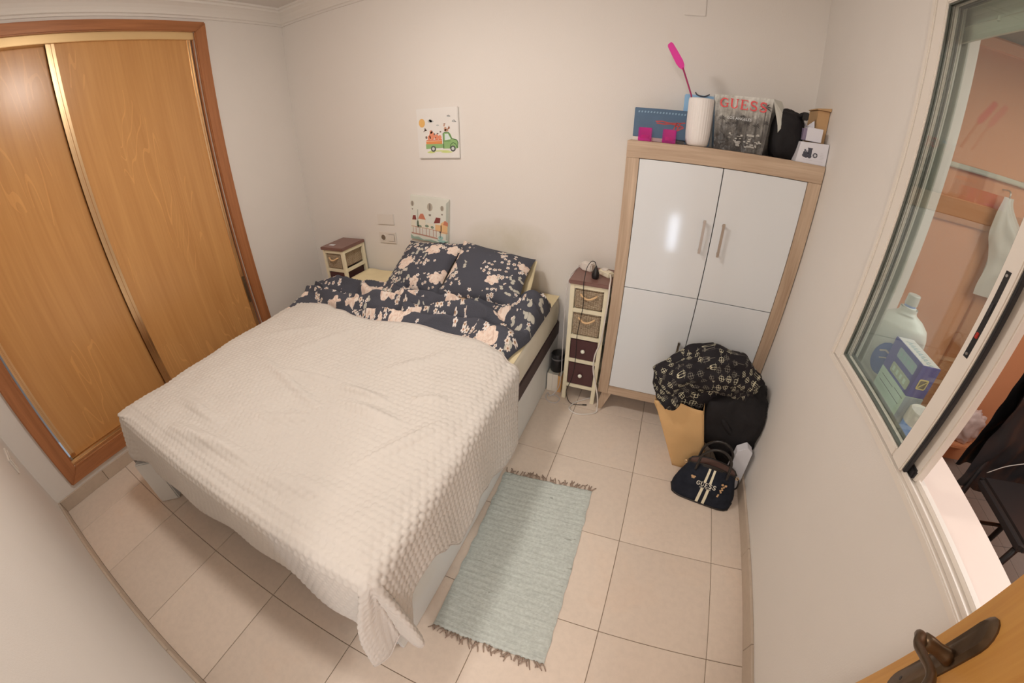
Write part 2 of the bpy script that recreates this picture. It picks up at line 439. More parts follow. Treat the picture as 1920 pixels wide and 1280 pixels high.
# outer sill
SILL = plain('sill_stone', raw(238, 222, 212), .4, var=.02, scale=8.)
struct(MB().box(RX + .10, OY0 - .08, .845, RX + TH + .015, OY1 + .183, .875), 'trim_5', SILL, bevel=.004)

# ------------------------------------------------------------------ gallery behind the window
ORANGE = plain('terracotta_paint', raw(214, 150, 108), .7, spec=.2, var=.02, scale=4.)
GFLOOR = stone('gallery_tile', (.30, .26, .23), .08)
gx0, gx1, gy1 = RX + TH, 5.09, 2.35
gfl = struct(MB().box(gx0, -1.0, -.12, gx1 + .1, gy1 + .1, -.045), 'floor_gallery', GROUT)
for i in range(5):
    for j in range(10):
        xa, xb, ya, yb = gx0 + .35 * i, min(gx0 + .35 * i + .35, gx1), gy1 - .35 * j - .35, gy1 - .35 * j
        if xb > xa + .02: tile_obj(xa, ya, xb, yb, gfl, GFLOOR, -.05, -.04)
struct(MB().box(gx0, gy1, -.1, gx1 + .1, gy1 + .1, 2.3), 'wall_gallery_end', ORANGE)
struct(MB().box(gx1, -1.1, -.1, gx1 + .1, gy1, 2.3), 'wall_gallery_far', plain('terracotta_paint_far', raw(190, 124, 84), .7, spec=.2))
struct(MB().box(gx0, -1.1, -.1, gx1 + .1, -1.0, 2.3), 'wall_gallery_near', ORANGE)
struct(MB().box(gx0, -1.1, 2.24, gx1 + .1, gy1, 2.3), 'ceiling_gallery', plain('grey_ceiling', raw(120, 120, 118), .8))
struct(MB().box(gx0, gy1 - .03, 2.175, gx1, gy1, 2.222), 'trim_6', plain('peach_moulding', raw(246, 190, 150), .6))
# ------------------------------------------------------------------ built-in wardrobe
OAK = wood('oak_veneer', lin(197, 140, 81), lin(181, 124, 69), 'Z', .27, 16, 3.0, .6, spec=.5, cathedral=.28)
CASING = wood('reddish_casing_wood', lin(172, 108, 64), lin(140, 84, 48), 'Z', .35, 12, 4.5, .7)
CASING_H = wood('reddish_casing_wood_across', lin(172, 108, 64), lin(140, 84, 48), 'Y', .35, 12, 4.5, .7)
GOLD = plain('gold_aluminium', (.80, .58, .34), .28, 1.0)
GOLD_D = plain('worn_gold_aluminium', (.32, .26, .18), .4, 1.0)
GOLD_L = plain('pale_gold_aluminium', lin(226, 184, 126), .32, .35)
wd = thing('wardrobe', 'built-in wardrobe with two sliding oak-veneer doors and gold edge profiles', 'wardrobe', (0, .96, .117))
cy0, cy1, cz0, cz1 = .123, 1.796, .117, 2.346
def casing(poly, mat):
    m = MB().prism(poly, -.005, .022, Matrix(((0, 0, 1, 0), (1, 0, 0, 0), (0, 1, 0, 0), (0, 0, 0, 1))))
    return m.build('casing', mat, wd, bevel=.005, seg=2)
iy0, iy1, iz0, iz1 = WY0 + .004, WY1 - .004, WZ0 + .003, WZ1 - .004
casing([(cy0, cz0), (iy0, iz0), (iy0, iz1), (cy0, cz1)], CASING); casing([(iy1, iz0), (cy1, cz0), (cy1, cz1), (iy1, iz1)], CASING)
casing([(cy0, cz0), (cy1, cz0), (iy1, iz0), (iy0, iz0)], CASING_H); casing([(iy0, iz1), (iy1, iz1), (cy1, cz1), (cy0, cz1)], CASING_H)
MB().box(-.09, iy0, WZ0, -.005, iy1, WZ0 + .018).box(-.012, iy0, WZ0 + .018, -.008, iy1, WZ0 + .032).build('bottom_track', GOLD, wd)
MB().box(-.09, iy0, 2.243, -.002, iy1, WZ1).build('top_track', GOLD_L, wd, bevel=.002)
for y in (iy0, iy1): MB().box(-.10, y - .006, WZ0, -.02, y + .006, 2.29).build('jamb_lining', CASING, wd)
def slide(y0, y1, x, stile_l, stile_r):
    d = MB().box(x - .018, y0, WZ0 + .02, x, y1, 2.25).build('sliding_door', OAK, wd)
    for yy, wdt in ((y0, stile_l), (y1, stile_r)):
        if not wdt: continue
        ya, yb = (yy, yy + wdt) if yy == y0 else (yy - wdt, yy)
        m = MB().box(x - .02, ya, WZ0 + .02, x + .006, ya + wdt * .38, 2.25).box(x - .02, yb - wdt * .38, WZ0 + .02, x + .006, yb, 2.25).box(x - .02, ya + wdt * .38, WZ0 + .02, x + .001, yb - wdt * .38, 2.25)
        m.build('stile', GOLD, d, bevel=.0015)
    return d
slide(.215, .925, -.052, .028, .0)
rd = slide(.905, 1.702, -.022, .042, .026)
MB().box(-.021, 1.680, .50, -.0145, 1.6995, .70).build('finger_pull', GOLD_D, rd, bevel=.001)

# ------------------------------------------------------------------ bed
BASE_W = plain('white_bed_base', lin(224, 214, 200), .5, var=.02, scale=6.)
BROWN_B = plain('dark_brown_band', lin(72, 56, 52), .7)
CREAM_S = plain('cream_sheet', (.84, .725, .47), .85, spec=.15, var=.03, scale=12., bump=.2, bscale=14.)
SHEET_SIDE = plain('pale_sheet', (.80, .765, .66), .85, spec=.15, var=.04, scale=9., bump=.25, bscale=11.)
bx0, bx1, by0, by1 = .580, 2.076, .505, 2.395
bed = thing('bed_base', 'white storage bed base with a dark brown top band under the mattress', 'bed', ((bx0 + bx1) / 2, (by0 + by1) / 2, 0))
MB().box(bx1 - .018, by0 + .002, .0, bx1, by1, .285).build('side_panel', BASE_W, bed, bevel=.003)
MB().box(bx0, by0 + .02, .0, bx0 + .018, by1, .285).build('side_panel', BASE_W, bed, bevel=.003)
MB().box(bx0 + .02, by0 + .06, .12, bx1 - .02, by0 + .078, .285).build('front_panel', BASE_W, bed, bevel=.003)
MB().box(bx0 + .001, by0 + .01, .287, bx1 + .004, by1, .386).build('top_band', BROWN_B, bed, bevel=.008)
for x, y, r_ in ((bx0 - .055, by0 - .005, 45.), (bx1 - .076, by0 + .058, 0.)):
    MB().box(-.055, -.055, 0, .055, .055, .283, Matrix.Translation((x, y, 0)) @ Matrix.Rotation(math.radians(r_), 4, 'Z')).build('leg', BASE_W, bed, bevel=.006)
mat = thing('mattress', 'thick mattress in a cream fitted sheet on the bed base', 'mattress', ((bx0 + bx1) / 2, (by0 + by1) / 2, .387))
def matt_fn():
    m = MB(); n = 26
    def ring(z, ins):
        out = []; r = .06
        for cx, cy_, a0 in ((bx1 - ins - r, by1 - .004 - ins - r, 0), (bx0 + ins + r, by1 - .004 - ins - r, 90), (bx0 + ins + r, by0 + ins + r, 180), (bx1 - ins - r, by0 + ins + r, 270)):
            for k in range(7):
                a = math.radians(a0 + 15 * k); out.append(Vector((cx + r * math.cos(a), cy_ + r * math.sin(a), z)))
        return out
    rows = [(.389, .004), (.40, -.002), (.46, -.006), (.52, -.004), (.545, .004), (.558, .018), (.565, .045)]
    R = [ring(z, i) for z, i in rows]; k = len(R[0]); vs = [p for r in R for p in r]
    for i, p in enumerate(vs):
        vs[i] = p + Vector((1, 1, 0)) * 0 + Vector((noise.noise(p * 9) * .004, noise.noise(p * 9 + Vector((5, 0, 0))) * .004, noise.noise(p * 5) * .004))
    fs = [(i * k + j, i * k + (j + 1) % k, (i + 1) * k + (j + 1) % k, (i + 1) * k + j) for i in range(len(R) - 1) for j in range(k)]
    fs += [tuple(range((len(R) - 1) * k, len(R) * k)), tuple(reversed(range(k)))]
    return m.add(vs, fs)
matt_fn().build('core', SHEET_SIDE, mat, smooth=.8)
def sheet_top(u, v):
    x, y = lerp(bx0 + .004, bx1 - .004, u), lerp(1.3, by1 - .012, v)
    e = min(u, 1 - u, (1 - v) * 1.2); z = .557 + .013 * sstep(0, .035, e)
    z += .006 * noise.noise(Vector((x * 6, y * 6, 0))) + .005 * abs(noise.noise(Vector((x * 13, y * 17, 3)))) * sstep(0, .05, e)
    z += .018 * math.exp(-(((x - .66) / .025) ** 2 + ((y - 2.30) / .05) ** 2)) + .012 * math.exp(-(((x - .70) / .05) ** 2 + ((y - 2.22) / .02) ** 2))
    return Vector((x, y, z))
MB().grid(60, 50, sheet_top).build('fitted_sheet', CREAM_S, mat, smooth=True)

# ---- quilt: a bubble-stitched cover; the sheet is laid on the bed top and hangs over the foot and the right side
qx0, qx1, qy0 = .575, 2.075, .535
def head_y(a):
    return pw(a, [(.5, 1.69), (.70, 1.69), (.85, 1.68), (1.0, 1.645), (1.17, 1.605), (1.35, 1.61), (1.6, 1.64), (1.85, 1.625), (2.0, 1.595), (2.08, 1.56), (2.14, 1.52), (2.5, 1.52)])
def L_right(b):
    return pw(b, [(.5, .36), (.535, .35), (.61, .25), (.74, .24), (.82, .30), (.90, .39), (.98, .38), (1.08, .335), (1.2, .40), (1.36, .455), (1.54, .455), (1.8, .45)])
def L_foot(a):
    return pw(a, [(.5, .26), (.60, .25), (.75, .285), (1.0, .295), (1.3, .31), (1.68, .29), (1.80, .33), (1.96, .335), (2.08, .40)])
ridges = [(.95, 1.13, 1.5, .98, .010, .022), (1.50, 1.13, 1.72, 1.12, .012, .02), (1.60, 1.05, 1.83, 1.04, .012, .025), (1.83, 1.18, 1.93, 1.22, .012, .018), (1.14, 1.1, 1.42, 1.14, .008, .02),
          (1.0, .60, 1.45, .66, .020, .035), (.85, .74, 1.15, .72, .014, .03), (1.25, 1.5, 1.05, 1.25, .008, .03), (1.8, 1.5, 1.6, 1.3, .008, .03), (1.3, .83, 1.52, .93, .010, .03), (1.85, .85, 2.0, 1.1, .01, .03), (1.55, .62, 1.85, .70, .012, .04), (.75, 1.3, 1.0, 1.45, .008, .03)]
def seg_d(x, y, r):
    x0, y0, x1, y1 = r[:4]; dx, dy = x1 - x0, y1 - y0
    t = max(0., min(1., ((x - x0) * dx + (y - y0) * dy) / (dx * dx + dy * dy)))
    return math.hypot(x - x0 - t * dx, y - y0 - t * dy), t
BUB = .0275
def bubble(a, b):
    """round stitched bubbles packed in rows, each its own dome"""
    r = math.floor(b / (BUB * .866)); best = 9.
    for k in (r, r + 1):
        o = .5 * (k & 1); i = math.floor(a / BUB - o)
        for q in (i, i + 1):
            d = math.hypot(a - (q + o) * BUB, b - k * BUB * .866)
            if d < best: best = d
    t = best / (BUB * .54)
    return math.sqrt(max(0., 1 - t * t))
HANG_G = .035
def quilt_base(a, b):
    """sheet position (a, b) -> world point, without bubbles"""
    da = max(0., a - qx1); dl = max(0., qx0 - a); db = max(0., qy0 - b)
    cx_, cy_ = min(max(a, qx0), qx1), max(b, qy0)
    z = .588 + .010 * noise.noise(Vector((a * 3.1, b * 3.1, 1.))) + .006 * noise.noise(Vector((a * 8, b * 8, 4.)))
    z += .014 * sstep(1.2, 1.55, b) * (1 - .75 * sstep(1.63, 1.70, b)) * sstep(.58, .8, a) * (1 - sstep(1.95, 2.1, a)) * (.7 + .5 * noise.noise(Vector((a * 4, b * 4, 9))))
    z += .032 * sstep(head_y(a) - .22, head_y(a), b) * sstep(.60, .85, a) * (1 - sstep(1.90, 2.08, a))
    for r in ridges:
        d, t = seg_d(a, b, r)
        if d < r[5] * 3: z += 1.7 * r[4] * math.exp(-(d / (r[5] * .85)) ** 2) * math.sin(PI * (.12 + .76 * t))
    s = math.hypot(max(da, dl), db)
    if s < 1e-6: 
        e = min(a - qx0, qx1 - a, (b - qy0)); z -= .012 * (1 - sstep(0, .05, e))
        return Vector((a, b, z))
    z -= .012
    sx = (1 if da > 0 else -1) * max(da, dl) / s; sy = -db / s
    R = .040
    if s < R * PI / 2: o, dz = R * math.sin(s / R), R * (1 - math.cos(s / R))
    else: o, dz = R, R + (s - R * PI / 2)
    h = max(0., s - .04)
    ang = math.degrees(math.atan2(db, max(da, dl)))
    hh = h if h < .14 else .14 + .10 * math.tanh((h - .14) / .12)
    corner = 1. if (da > 0 or dl > 0) and db > 0 else 0.
    px, py = 0., 0.
    if corner and da > 0:
        lobe1 = math.exp(-((ang - 69) / 16) ** 2); lobe2 = math.exp(-((ang - 20) / 14) ** 2); g = math.exp(-((ang - 45) / 10) ** 2)
        o += h * .10 + hh * (.28 * lobe1 + .15 * lobe2 - .16 * g)
        px -= .30 * hh * math.sin(PI * max(0., ang - 46) / 44) ; py += .10 * hh * math.sin(PI * max(0., 46 - ang) / 46)
    elif corner:
        o += h * .28
    elif db > 0:
        o2 = o + h * (.05 + .04 * math.sin(a * 6.0 + 2.2) + .025 * math.sin(a * 17 + 1)); o = lerp(o2, o + h * .10, sstep(1.93, 2.075, a))
        if a < .70: o = lerp(o, R + h * .28, 1 - sstep(qx0, .70, a))
    elif da > 0:
        o2 = o + h * (.04 + .035 * math.sin(b * 7.5 + 1.2) + .02 * math.sin(b * 19)); o = lerp(o + h * .10, o2, sstep(.535, .68, b))
    else: o += h * .05 + h * .23 * (1 - sstep(.535, .68, b))
    return Vector((cx_ + sx * o + px, cy_ + sy * o + py, z - dz))
def build_quilt():
    ST = .0056
    na_l, nb_f = int(.24 / ST), int(.33 / ST); na_t, nb_t = int((qx1 - qx0) / ST), int((1.64 - qy0) / ST); na_r = int(.42 / ST)
    A = []; nA = na_l + na_t + na_r; nB = nb_f + nb_t
    vs = []; ab = []
    for j in range(nB + 1):
        for i in range(nA + 1):
            qb = (nb_f - j) / nb_f if j < nb_f else 0.
            if i < na_l: ta = -(na_l - i) / na_l
            elif i <= na_l + na_t: ta = 0.
            else: ta = (i - na_l - na_t) / na_r
            a_top = qx0 + (qx1 - qx0) * min(1., max(0., (i - na_l) / na_t))
            # rows
            yh = head_y(a_top if ta <= 0 else qx1 + ta * .1)
            b = qy0 + (yh - qy0) * max(0., (j - nb_f) / nb_t) if j >= nb_f else qy0 - qb * L_foot(a_top)
            if ta < 0: a = qx0 + ta * lerp(.27, .14, sstep(.6, 1.2, b))
            elif ta > 0: a = qx1 + ta * (L_right(b) if j >= nb_f else .36)
            else: a = a_top
            if ta > 0 and j < nb_f:
                # the corner hangs in two rounded folds: square grid laid out as a fan
                th = math.atan2(qb, ta); dg = math.degrees(th); rho = max(qb, ta)
                Lc = pw(dg, [(0, L_right(qy0)), (9, .415), (27, .445), (43, .39), (58, .475), (79, .485), (90, L_foot(qx1))])
                a, b = qx1 + rho * Lc * math.cos(th), qy0 - rho * Lc * math.sin(th)
            ab.append((a, b, i, j))
            vs.append(quilt_base(a, b))
    w_ = nA + 1
    nrm = []
    for j in range(nB + 1):
        for i in range(nA + 1):
            p1 = vs[j * w_ + min(i + 1, nA)] - vs[j * w_ + max(i - 1, 0)]; p2 = vs[min(j + 1, nB) * w_ + i] - vs[max(j - 1, 0) * w_ + i]
            n = p1.cross(p2); nrm.append(n.normalized() if n.length > 1e-9 else Vector((0, 0, 1)))
    out = []
    for p, n, (a, b, i, j) in zip(vs, nrm, ab):
        e = min(i, nA - i, j, nB - j) * ST
        h = .0078 * (1 - .55 * sstep(.02, .14, min(max(0., a - qx1), max(0., qy0 - b)))) * bubble(a + .004 * math.sin(b * 5), b) * sstep(.004, .014, e)
        q = p + n * h
        q.z = max(q.z, .004)
        out.append(q)
    fs = [(j * w_ + i, j * w_ + i + 1, (j + 1) * w_ + i + 1, (j + 1) * w_ + i) for j in range(nB) for i in range(nA)]
    border = [out[i] for i in range(0, nA + 1, 3)] + [out[j * w_ + nA] for j in range(0, nB + 1, 3)] + [out[nB * w_ + i] for i in range(nA, -1, -3)] + [out[j * w_] for j in range(nB, -1, -3)]
    m = MB(); m.v = out; m.f = fs; m.mi = [0] * len(fs)
    return m, border
QUILT = plain('white_quilt_cotton', (.70, .665, .625), .9, spec=.12, var=.012, scale=5., bump=.1, bscale=300.)
qt = thing('quilt', 'white bubble-stitched quilt spread over the bed and hanging off its foot', 'quilt', (1.3, 1.0, .59))
qm, qb_ = build_quilt()
qo = qm.build('cover', QUILT, qt, smooth=True)
so = qo.modifiers.new('thick', 'SOLIDIFY'); so.thickness = .006; so.offset = -1
MB().tube(qb_ + [qb_[0]], .0028, 6, False).build('piping', plain('grey_piping', lin(190, 172, 156), .8), qt, smooth=True)

# ------------------------------------------------------------------ floral fabric
def flower_layer(t, uv, scale, R, petals, depth, keep, seed, rnd=1., jit=0.):
    """one print layer: petalled blots scattered on the cloth, returns (mask, centre mask, random)"""
    mp = t.add('ShaderNodeMapping'); t.link(uv, mp.inputs['Vector']); mp.inputs['Location'].default_value = (seed * 1.37, seed * 2.71, 0); mp.inputs['Scale'].default_value = (scale, scale, scale)
    vo = t.add('ShaderNodeTexVoronoi', voronoi_dimensions='2D'); vo.inputs['Scale'].default_value = 1.0; vo.inputs['Randomness'].default_value = rnd
    t.link(mp.outputs[0], vo.inputs['Vector'])
    d = t.add('ShaderNodeVectorMath', operation='SUBTRACT'); t.link(mp.outputs[0], d.inputs[0]); t.link(vo.outputs['Position'], d.inputs[1])
    sp = t.add('ShaderNodeSeparateXYZ'); t.link(d.outputs[0], sp.inputs[0])
    rc = t.add('ShaderNodeSeparateColor'); t.link(vo.outputs['Color'], rc.inputs[0])
    ang = t.math('ADD', t.math('ARCTAN2', sp.outputs[1], sp.outputs[0]), t.math('MULTIPLY', rc.outputs[1], 6.28))
    r = t.math('SQRT', t.math('ADD', t.math('MULTIPLY', sp.outputs[0], sp.outputs[0]), t.math('MULTIPLY', sp.outputs[1], sp.outputs[1])))
    if jit: r = t.math('ADD', r, t.math('MULTIPLY', t.math('SUBTRACT', t.noise(mp.outputs[0], 5.0, 2), .5), jit))
    pet = t.math('ADD', 1 - depth, t.math('MULTIPLY', t.math('ABSOLUTE', t.math('COSINE', t.math('MULTIPLY', ang, petals / 2))), depth))
    size = t.math('MULTIPLY', t.math('ADD', .7, t.math('MULTIPLY', rc.outputs[2], .45)), R)
    lim = t.math('MULTIPLY', pet, size)
    mask = t.math('MULTIPLY', t.math('LESS_THAN', r, lim), t.math('LESS_THAN', rc.outputs[0], keep))
    return mask, t.math('MULTIPLY', mask, t.math('LESS_THAN', r, t.math('MULTIPLY', size, .3))), rc.outputs[1]
def floral():
    t = NT('dark_floral_cotton'); t.set(.8, spec=.15)
    uvn = t.add('ShaderNodeUVMap'); uv = uvn.outputs[0]
    base = lin(74, 71, 74)
    wl = t.noise(uv, 3.2, 1)
    col = t.ramp(t.noise(uv, 400., 1), [(.3, tuple(x * .85 for x in base)), (.7, tuple(x * 1.1 for x in base))])
    near = t.math('GREATER_THAN', wl, .54)
    lf, _, rl = flower_layer(t, uv, 22., .42, 2, .75, .62, 3.)
    col = t.mix(t.math('MULTIPLY', lf, near), col, lin(178, 166, 146))
    sm, smc, r1 = flower_layer(t, uv, 34., .46, 5, .45, .60, 1.)
    sm = t.math('MULTIPLY', sm, t.math('GREATER_THAN', t.noise(uv, 5.5, 1), .52))
    col = t.mix(sm, col, t.mix(r1, lin(226, 206, 186), lin(206, 182, 160)))
    col = t.mix(t.math('MULTIPLY', smc, sm), col, lin(150, 110, 80))
    tiny, tc_, _r = flower_layer(t, uv, 15., .20, 5, .45, .35, 8.)
    col = t.mix(tiny, col, lin(226, 208, 190)); col = t.mix(tc_, col, lin(170, 120, 90))
    for sc, R, keep, seed in ((5.2, .31, .42, 5.), (6.6, .29, .34, 11.)):
        bg, bc, rb = flower_layer(t, uv, sc, R, 5, .30, keep, seed, .55, .16)
        shade = t.ramp(t.noise(uv, 42., 2, .5, 1.5), [(.34, lin(196, 164, 142)), (.5, lin(222, 192, 168)), (.65, lin(230, 206, 184))])
        col = t.mix(bg, col, shade)
    t.color(col); t.bump(t.noise(uv, 26., 3), .25, .006)
    return t.m
FLORAL = floral()
def cloth(name, nu, nv, fn, mat, parent, uvscale=(1, 1), uvoff=(0, 0), thick=0.):
    m = MB().grid(nu, nv, fn)
    uv = [(uvoff[0] + uvscale[0] * i / nu, uvoff[1] + uvscale[1] * j / nv) for j in range(nv + 1) for i in range(nu + 1)]
    o = m.build(name, mat, parent, smooth=True, uv=uv)
    if thick:
        md = o.modifiers.new('thick', 'SOLIDIFY'); md.thickness = thick; md.offset = -1
    return o
# duvet, bunched up behind the quilt
def duvet_head(a):
    return pw(a, [(.5, 1.93), (.60, 1.95), (.85, 2.0), (1.0, 2.08), (1.25, 2.11), (1.5, 2.08), (1.7, 2.07), (1.88, 2.06), (1.98, 2.14), (2.06, 2.19), (2.13, 2.10), (2.16, 1.95)])
def duvet_front(a):
    return head_y(a) - .10
dv_folds = [(1.42, 1.72, 1.98, 1.80, -.050, .020), (1.02, 1.70, 1.34, 1.76, -.045, .020), (.62, 1.82, 1.05, 1.86, -.040, .02), (1.28, 1.82, 1.60, 1.90, -.036, .02), (.70, 1.74, .98, 1.66, -.035, .02), (1.80, 1.92, 2.04, 1.80, -.04, .02), (1.10, 1.95, 1.30, 1.86, -.03, .018), (1.62, 1.94, 1.86, 1.88, -.03, .018),
            (1.93, 2.05, 2.05, 2.10, .080, .060), (1.90, 1.95, 2.06, 1.95, .050, .06), (1.55, 1.80, 1.92, 1.88, .050, .032), (1.05, 1.80, 1.42, 1.88, .050, .032), (.58, 1.89, .95, 1.93, .050, .030), (1.45, 1.70, 1.98, 1.735, .030, .026), (.60, 1.78, .90, 1.79, .035, .03), (1.2, 1.66, 1.5, 1.68, .025, .03), (1.25, 1.95, 1.62, 1.93, .045, .03), (1.94, 1.68, 2.03, 1.72, .03, .05), (.95, 1.90, 1.15, 1.83, .035, .025)]
def duvet_fn(u, v):
    f0 = u * 1.0
    amax = lerp(2.045, 2.085, sstep(.15, .5, v))
    a = lerp(.535, amax, u); f, hd = duvet_front(a), duvet_head(a)
    b = lerp(f, hd, v)
    e = min((1 - v) * (hd - f), u * 1.55, (1 - u) * 1.55, .2)
    z = .572 + .056 * math.sqrt(max(0., 1 - (1 - min(1., e / .055)) ** 2))
    z += .020 * noise.noise(Vector((a * 5, b * 9, 2.))) * min(1, e / .05) + .010 * noise.noise(Vector((a * 13 + b * 5, b * 15, 6.))) * min(1, e / .05)
    for r in dv_folds:
        d, t = seg_d(a, b, r)
        if d < r[5] * 3: z += r[4] * math.exp(-(d / r[5]) ** 2) * math.sin(PI * (.15 + .7 * t)) * min(1, e / .03)
    z -= .03 * (1 - sstep(.04, .22, b - f))
    z += .030 * max(0., 1 - abs(noise.noise(Vector((a * 2.6 + b * 2.5, b * 9.5 - a * 1.5, 12.)))) * 3.2) ** 2 * min(1, e / .04) * sstep(.10, .18, b - f)
    b += .012 * noise.noise(Vector((a * 7, b * 7, 8.)))
    return Vector((a, b, max(z, .572)))
dv = thing('duvet', 'dark slate duvet with a peach floral print, bunched up below the pillows', 'duvet', (1.35, 1.8, .57))
cloth('cover', 240, 90, duvet_fn, FLORAL, dv, (1.62, .46), (.1, .2))

# pillows leaning on the wall
def pillow(name, label, c, T, uvoff, front, back, sag=0.):
    """c: bottom-left, bottom-right, top-right, top-left corners of the pillow's mid surface"""
    c = [Vector(p) for p in c]
    n = ((c[1] - c[0]).cross(c[3] - c[0])).normalized()
    t = thing(name, label, 'pillow', (c[0] + c[1]) / 2, 0., 'floral pillows')
    N = 36
    def side(sgn):
        def fn(u, v):
            uu, vv = 2 * u - 1, 2 * v - 1
            k = .045 * (1 - abs(uu) ** 2.2) * (abs(vv) ** 3); k2 = .045 * (1 - abs(vv) ** 2.2) * (abs(uu) ** 3)
            U = u - k2 * (1 if uu > 0 else -1) * 1.0; V = v - k * (1 if vv > 0 else -1) * 1.0
            p = (c[0] * (1 - U) + c[1] * U) * (1 - V) + (c[3] * (1 - U) + c[2] * U) * V
            f = max(0., (1 - abs(uu) ** 2.6)) ** .55 * max(0., (1 - abs(vv) ** 2.6)) ** .55
            w_ = noise.noise(Vector((uu * 2.2 + uvoff[0] * 9, vv * 2.2, sgn))) * .22 + noise.noise(Vector((uu * 5, vv * 5 + uvoff[1] * 5, sgn))) * .08
            if sgn < 0 and back is not front: p = p + Vector((.045 * u * math.sin(PI * (.15 + .8 * v)), .0, -.012 * u))
            return p + n * sgn * T * f * (1 + w_)
        return fn
    cloth('front_panel', N, N, side(1), front, t, (.50, .46), uvoff)
    o = cloth('back_panel', N, N, side(-1), back, t, (.5, .46), (2 + uvoff[0], 0)); 
    o.data.flip_normals()
    return t
pillow('pillow', 'dark floral pillow leaning on the wall under the town picture', [(1.00, 2.03, .59), (1.44, 2.00, .61), (1.475, 2.335, .842), (1.045, 2.335, .825)], .062, (.31, .9), FLORAL, FLORAL)
pillow('pillow', 'dark floral pillow with a cream back, nearer the white cabinet', [(1.44, 1.985, .63), (1.965, 1.955, .64), (1.935, 2.32, .795), (1.462, 2.325, .862)], .066, (1.21, .35), FLORAL, CREAM_S)

# ------------------------------------------------------------------ white and oak cabinet
GREYOAK = wood('sonoma_oak', lin(190, 160, 130), lin(156, 124, 96), 'Z', .5, 14, 5., .8)
GREYOAK_H = wood('sonoma_oak_across', lin(190, 160, 130), lin(156, 124, 96), 'X', .5, 14, 5., .8)
GLOSS = plain('white_gloss', lin(216, 208, 198), .10, spec=.5)
STEEL = plain('brushed_steel', (.55, .53, .50), .35, 1.0)
kx0, kx1, ky0, ky1, kz0, kz1 = 2.416, 3.262, 2.087, 2.398, .128, 1.497
cab = thing('cabinet', 'tall cabinet with four glossy white doors in a pale oak frame', 'cabinet', ((kx0 + kx1) / 2, (ky0 + ky1) / 2, 0))
MB().box(kx0, ky0, kz0, kx0 + .058, ky1, kz1 - .075).build('side_panel', GREYOAK, cab, bevel=.0015)
MB().box(kx1 - .058, ky0, kz0, kx1, ky1, kz1 - .075).build('side_panel', GREYOAK, cab, bevel=.0015)
MB().box(kx0, ky0, kz1 - .0745, kx1, ky1, kz1).build('top_panel', GREYOAK_H, cab, bevel=.0015)
MB().box(kx0 + .0585, ky0, kz0, kx1 - .0585, ky1, kz0 + .055).build('bottom_panel', GREYOAK_H, cab, bevel=.0015)
MB().box(kx0 + .058, ky0 + .1, kz0 + .055, kx1 - .058, ky1 - .01, kz1 - .075).build('inner_shelf_block', plain('dark_inside', (.05, .045, .04), .9), cab)
g = .002; mx_, mz = 2.840, .803
for (xa, xb), (za, zb), hx, hz in (((kx0 + .060, mx_ - g), (mz + g, kz1 - .077), 2.796, (1.035, 1.190)), ((mx_ + g, kx1 - .060), (mz + g, kz1 - .077), 2.882, (1.032, 1.187)),
                             ((kx0 + .060, mx_ - g), (kz0 + .057, mz - g), 2.800, (.412, .56)), ((mx_ + g, kx1 - .060), (kz0 + .057, mz - g), 2.884, (.41, .562))):
    d = MB().box(xa, ky0 + .004, za, xb, ky0 + .022, zb).build('door', GLOSS, cab, bevel=.0012)
    h = MB().box(hx - .006, ky0 - .022, hz[0], hx + .006, ky0 - .016, hz[1])
    for z in (hz[0] + .012, hz[1] - .012): h.box(hx - .005, ky0 - .017, z - .005, hx + .005, ky0 + .005, z + .005)
    h.build('handle', STEEL, d, bevel=.001)
for sx, x in ((-1, kx0 + .055), (1, kx1 - .075)):
    for y in (ky0 + .05, ky1 - .07):
        dx = .035 * sx; dy = -.03 if y < 2.2 else .02
        s_, b_ = .030, .018
        MB().hexa([(x + dx - b_, y + dy - b_, 0), (x + dx + b_, y + dy - b_, 0), (x + dx + b_, y + dy + b_, 0), (x + dx - b_, y + dy + b_, 0)],
                  [(x - s_, y - s_, kz0 - .001), (x + s_, y - s_, kz0 - .001), (x + s_, y + s_, kz0 - .001), (x - s_, y + s_, kz0 - .001)]).build('leg', GREYOAK, cab, bevel=.003)

# ------------------------------------------------------------------ narrow drawer towers
WALNUT = plain('brown_stained_wood', lin(118, 82, 70), .4, var=.06, scale=14.)
DK_DRAWER = plain('dark_maroon_drawer', lin(74, 42, 40), .45)
def wicker():
    t = NT('woven_basket'); t.set(.85, spec=.1)
    w1 = t.add('ShaderNodeTexWave', wave_type='BANDS', bands_direction='Z'); w1.inputs['Scale'].default_value = 42; w1.inputs['Distortion'].default_value = 3.5; w1.inputs['Detail Scale'].default_value = 9
    t.link(t.coord('Object'), w1.inputs['Vector'])
    w2 = t.add('ShaderNodeTexWave', wave_type='BANDS', bands_direction='X'); w2.inputs['Scale'].default_value = 24; w2.inputs['Distortion'].default_value = 2.5
    t.link(t.coord('Object'), w2.inputs['Vector'])
    f = t.math('MULTIPLY', w1.outputs['Fac'], t.math('ADD', .55, t.math('MULTIPLY', w2.outputs['Fac'], .45)))
    t.color(t.ramp(f, [(.05, lin(128, 100, 74)), (.35, lin(176, 148, 116)), (.8, lin(206, 182, 150))]))
    t.bump(f, .8, .006); return t.m
WICKER = wicker()
ROPE = plain('rope', lin(206, 164, 118), .9)
KNOB = plain('ivory_knob', lin(238, 226, 200), .35)
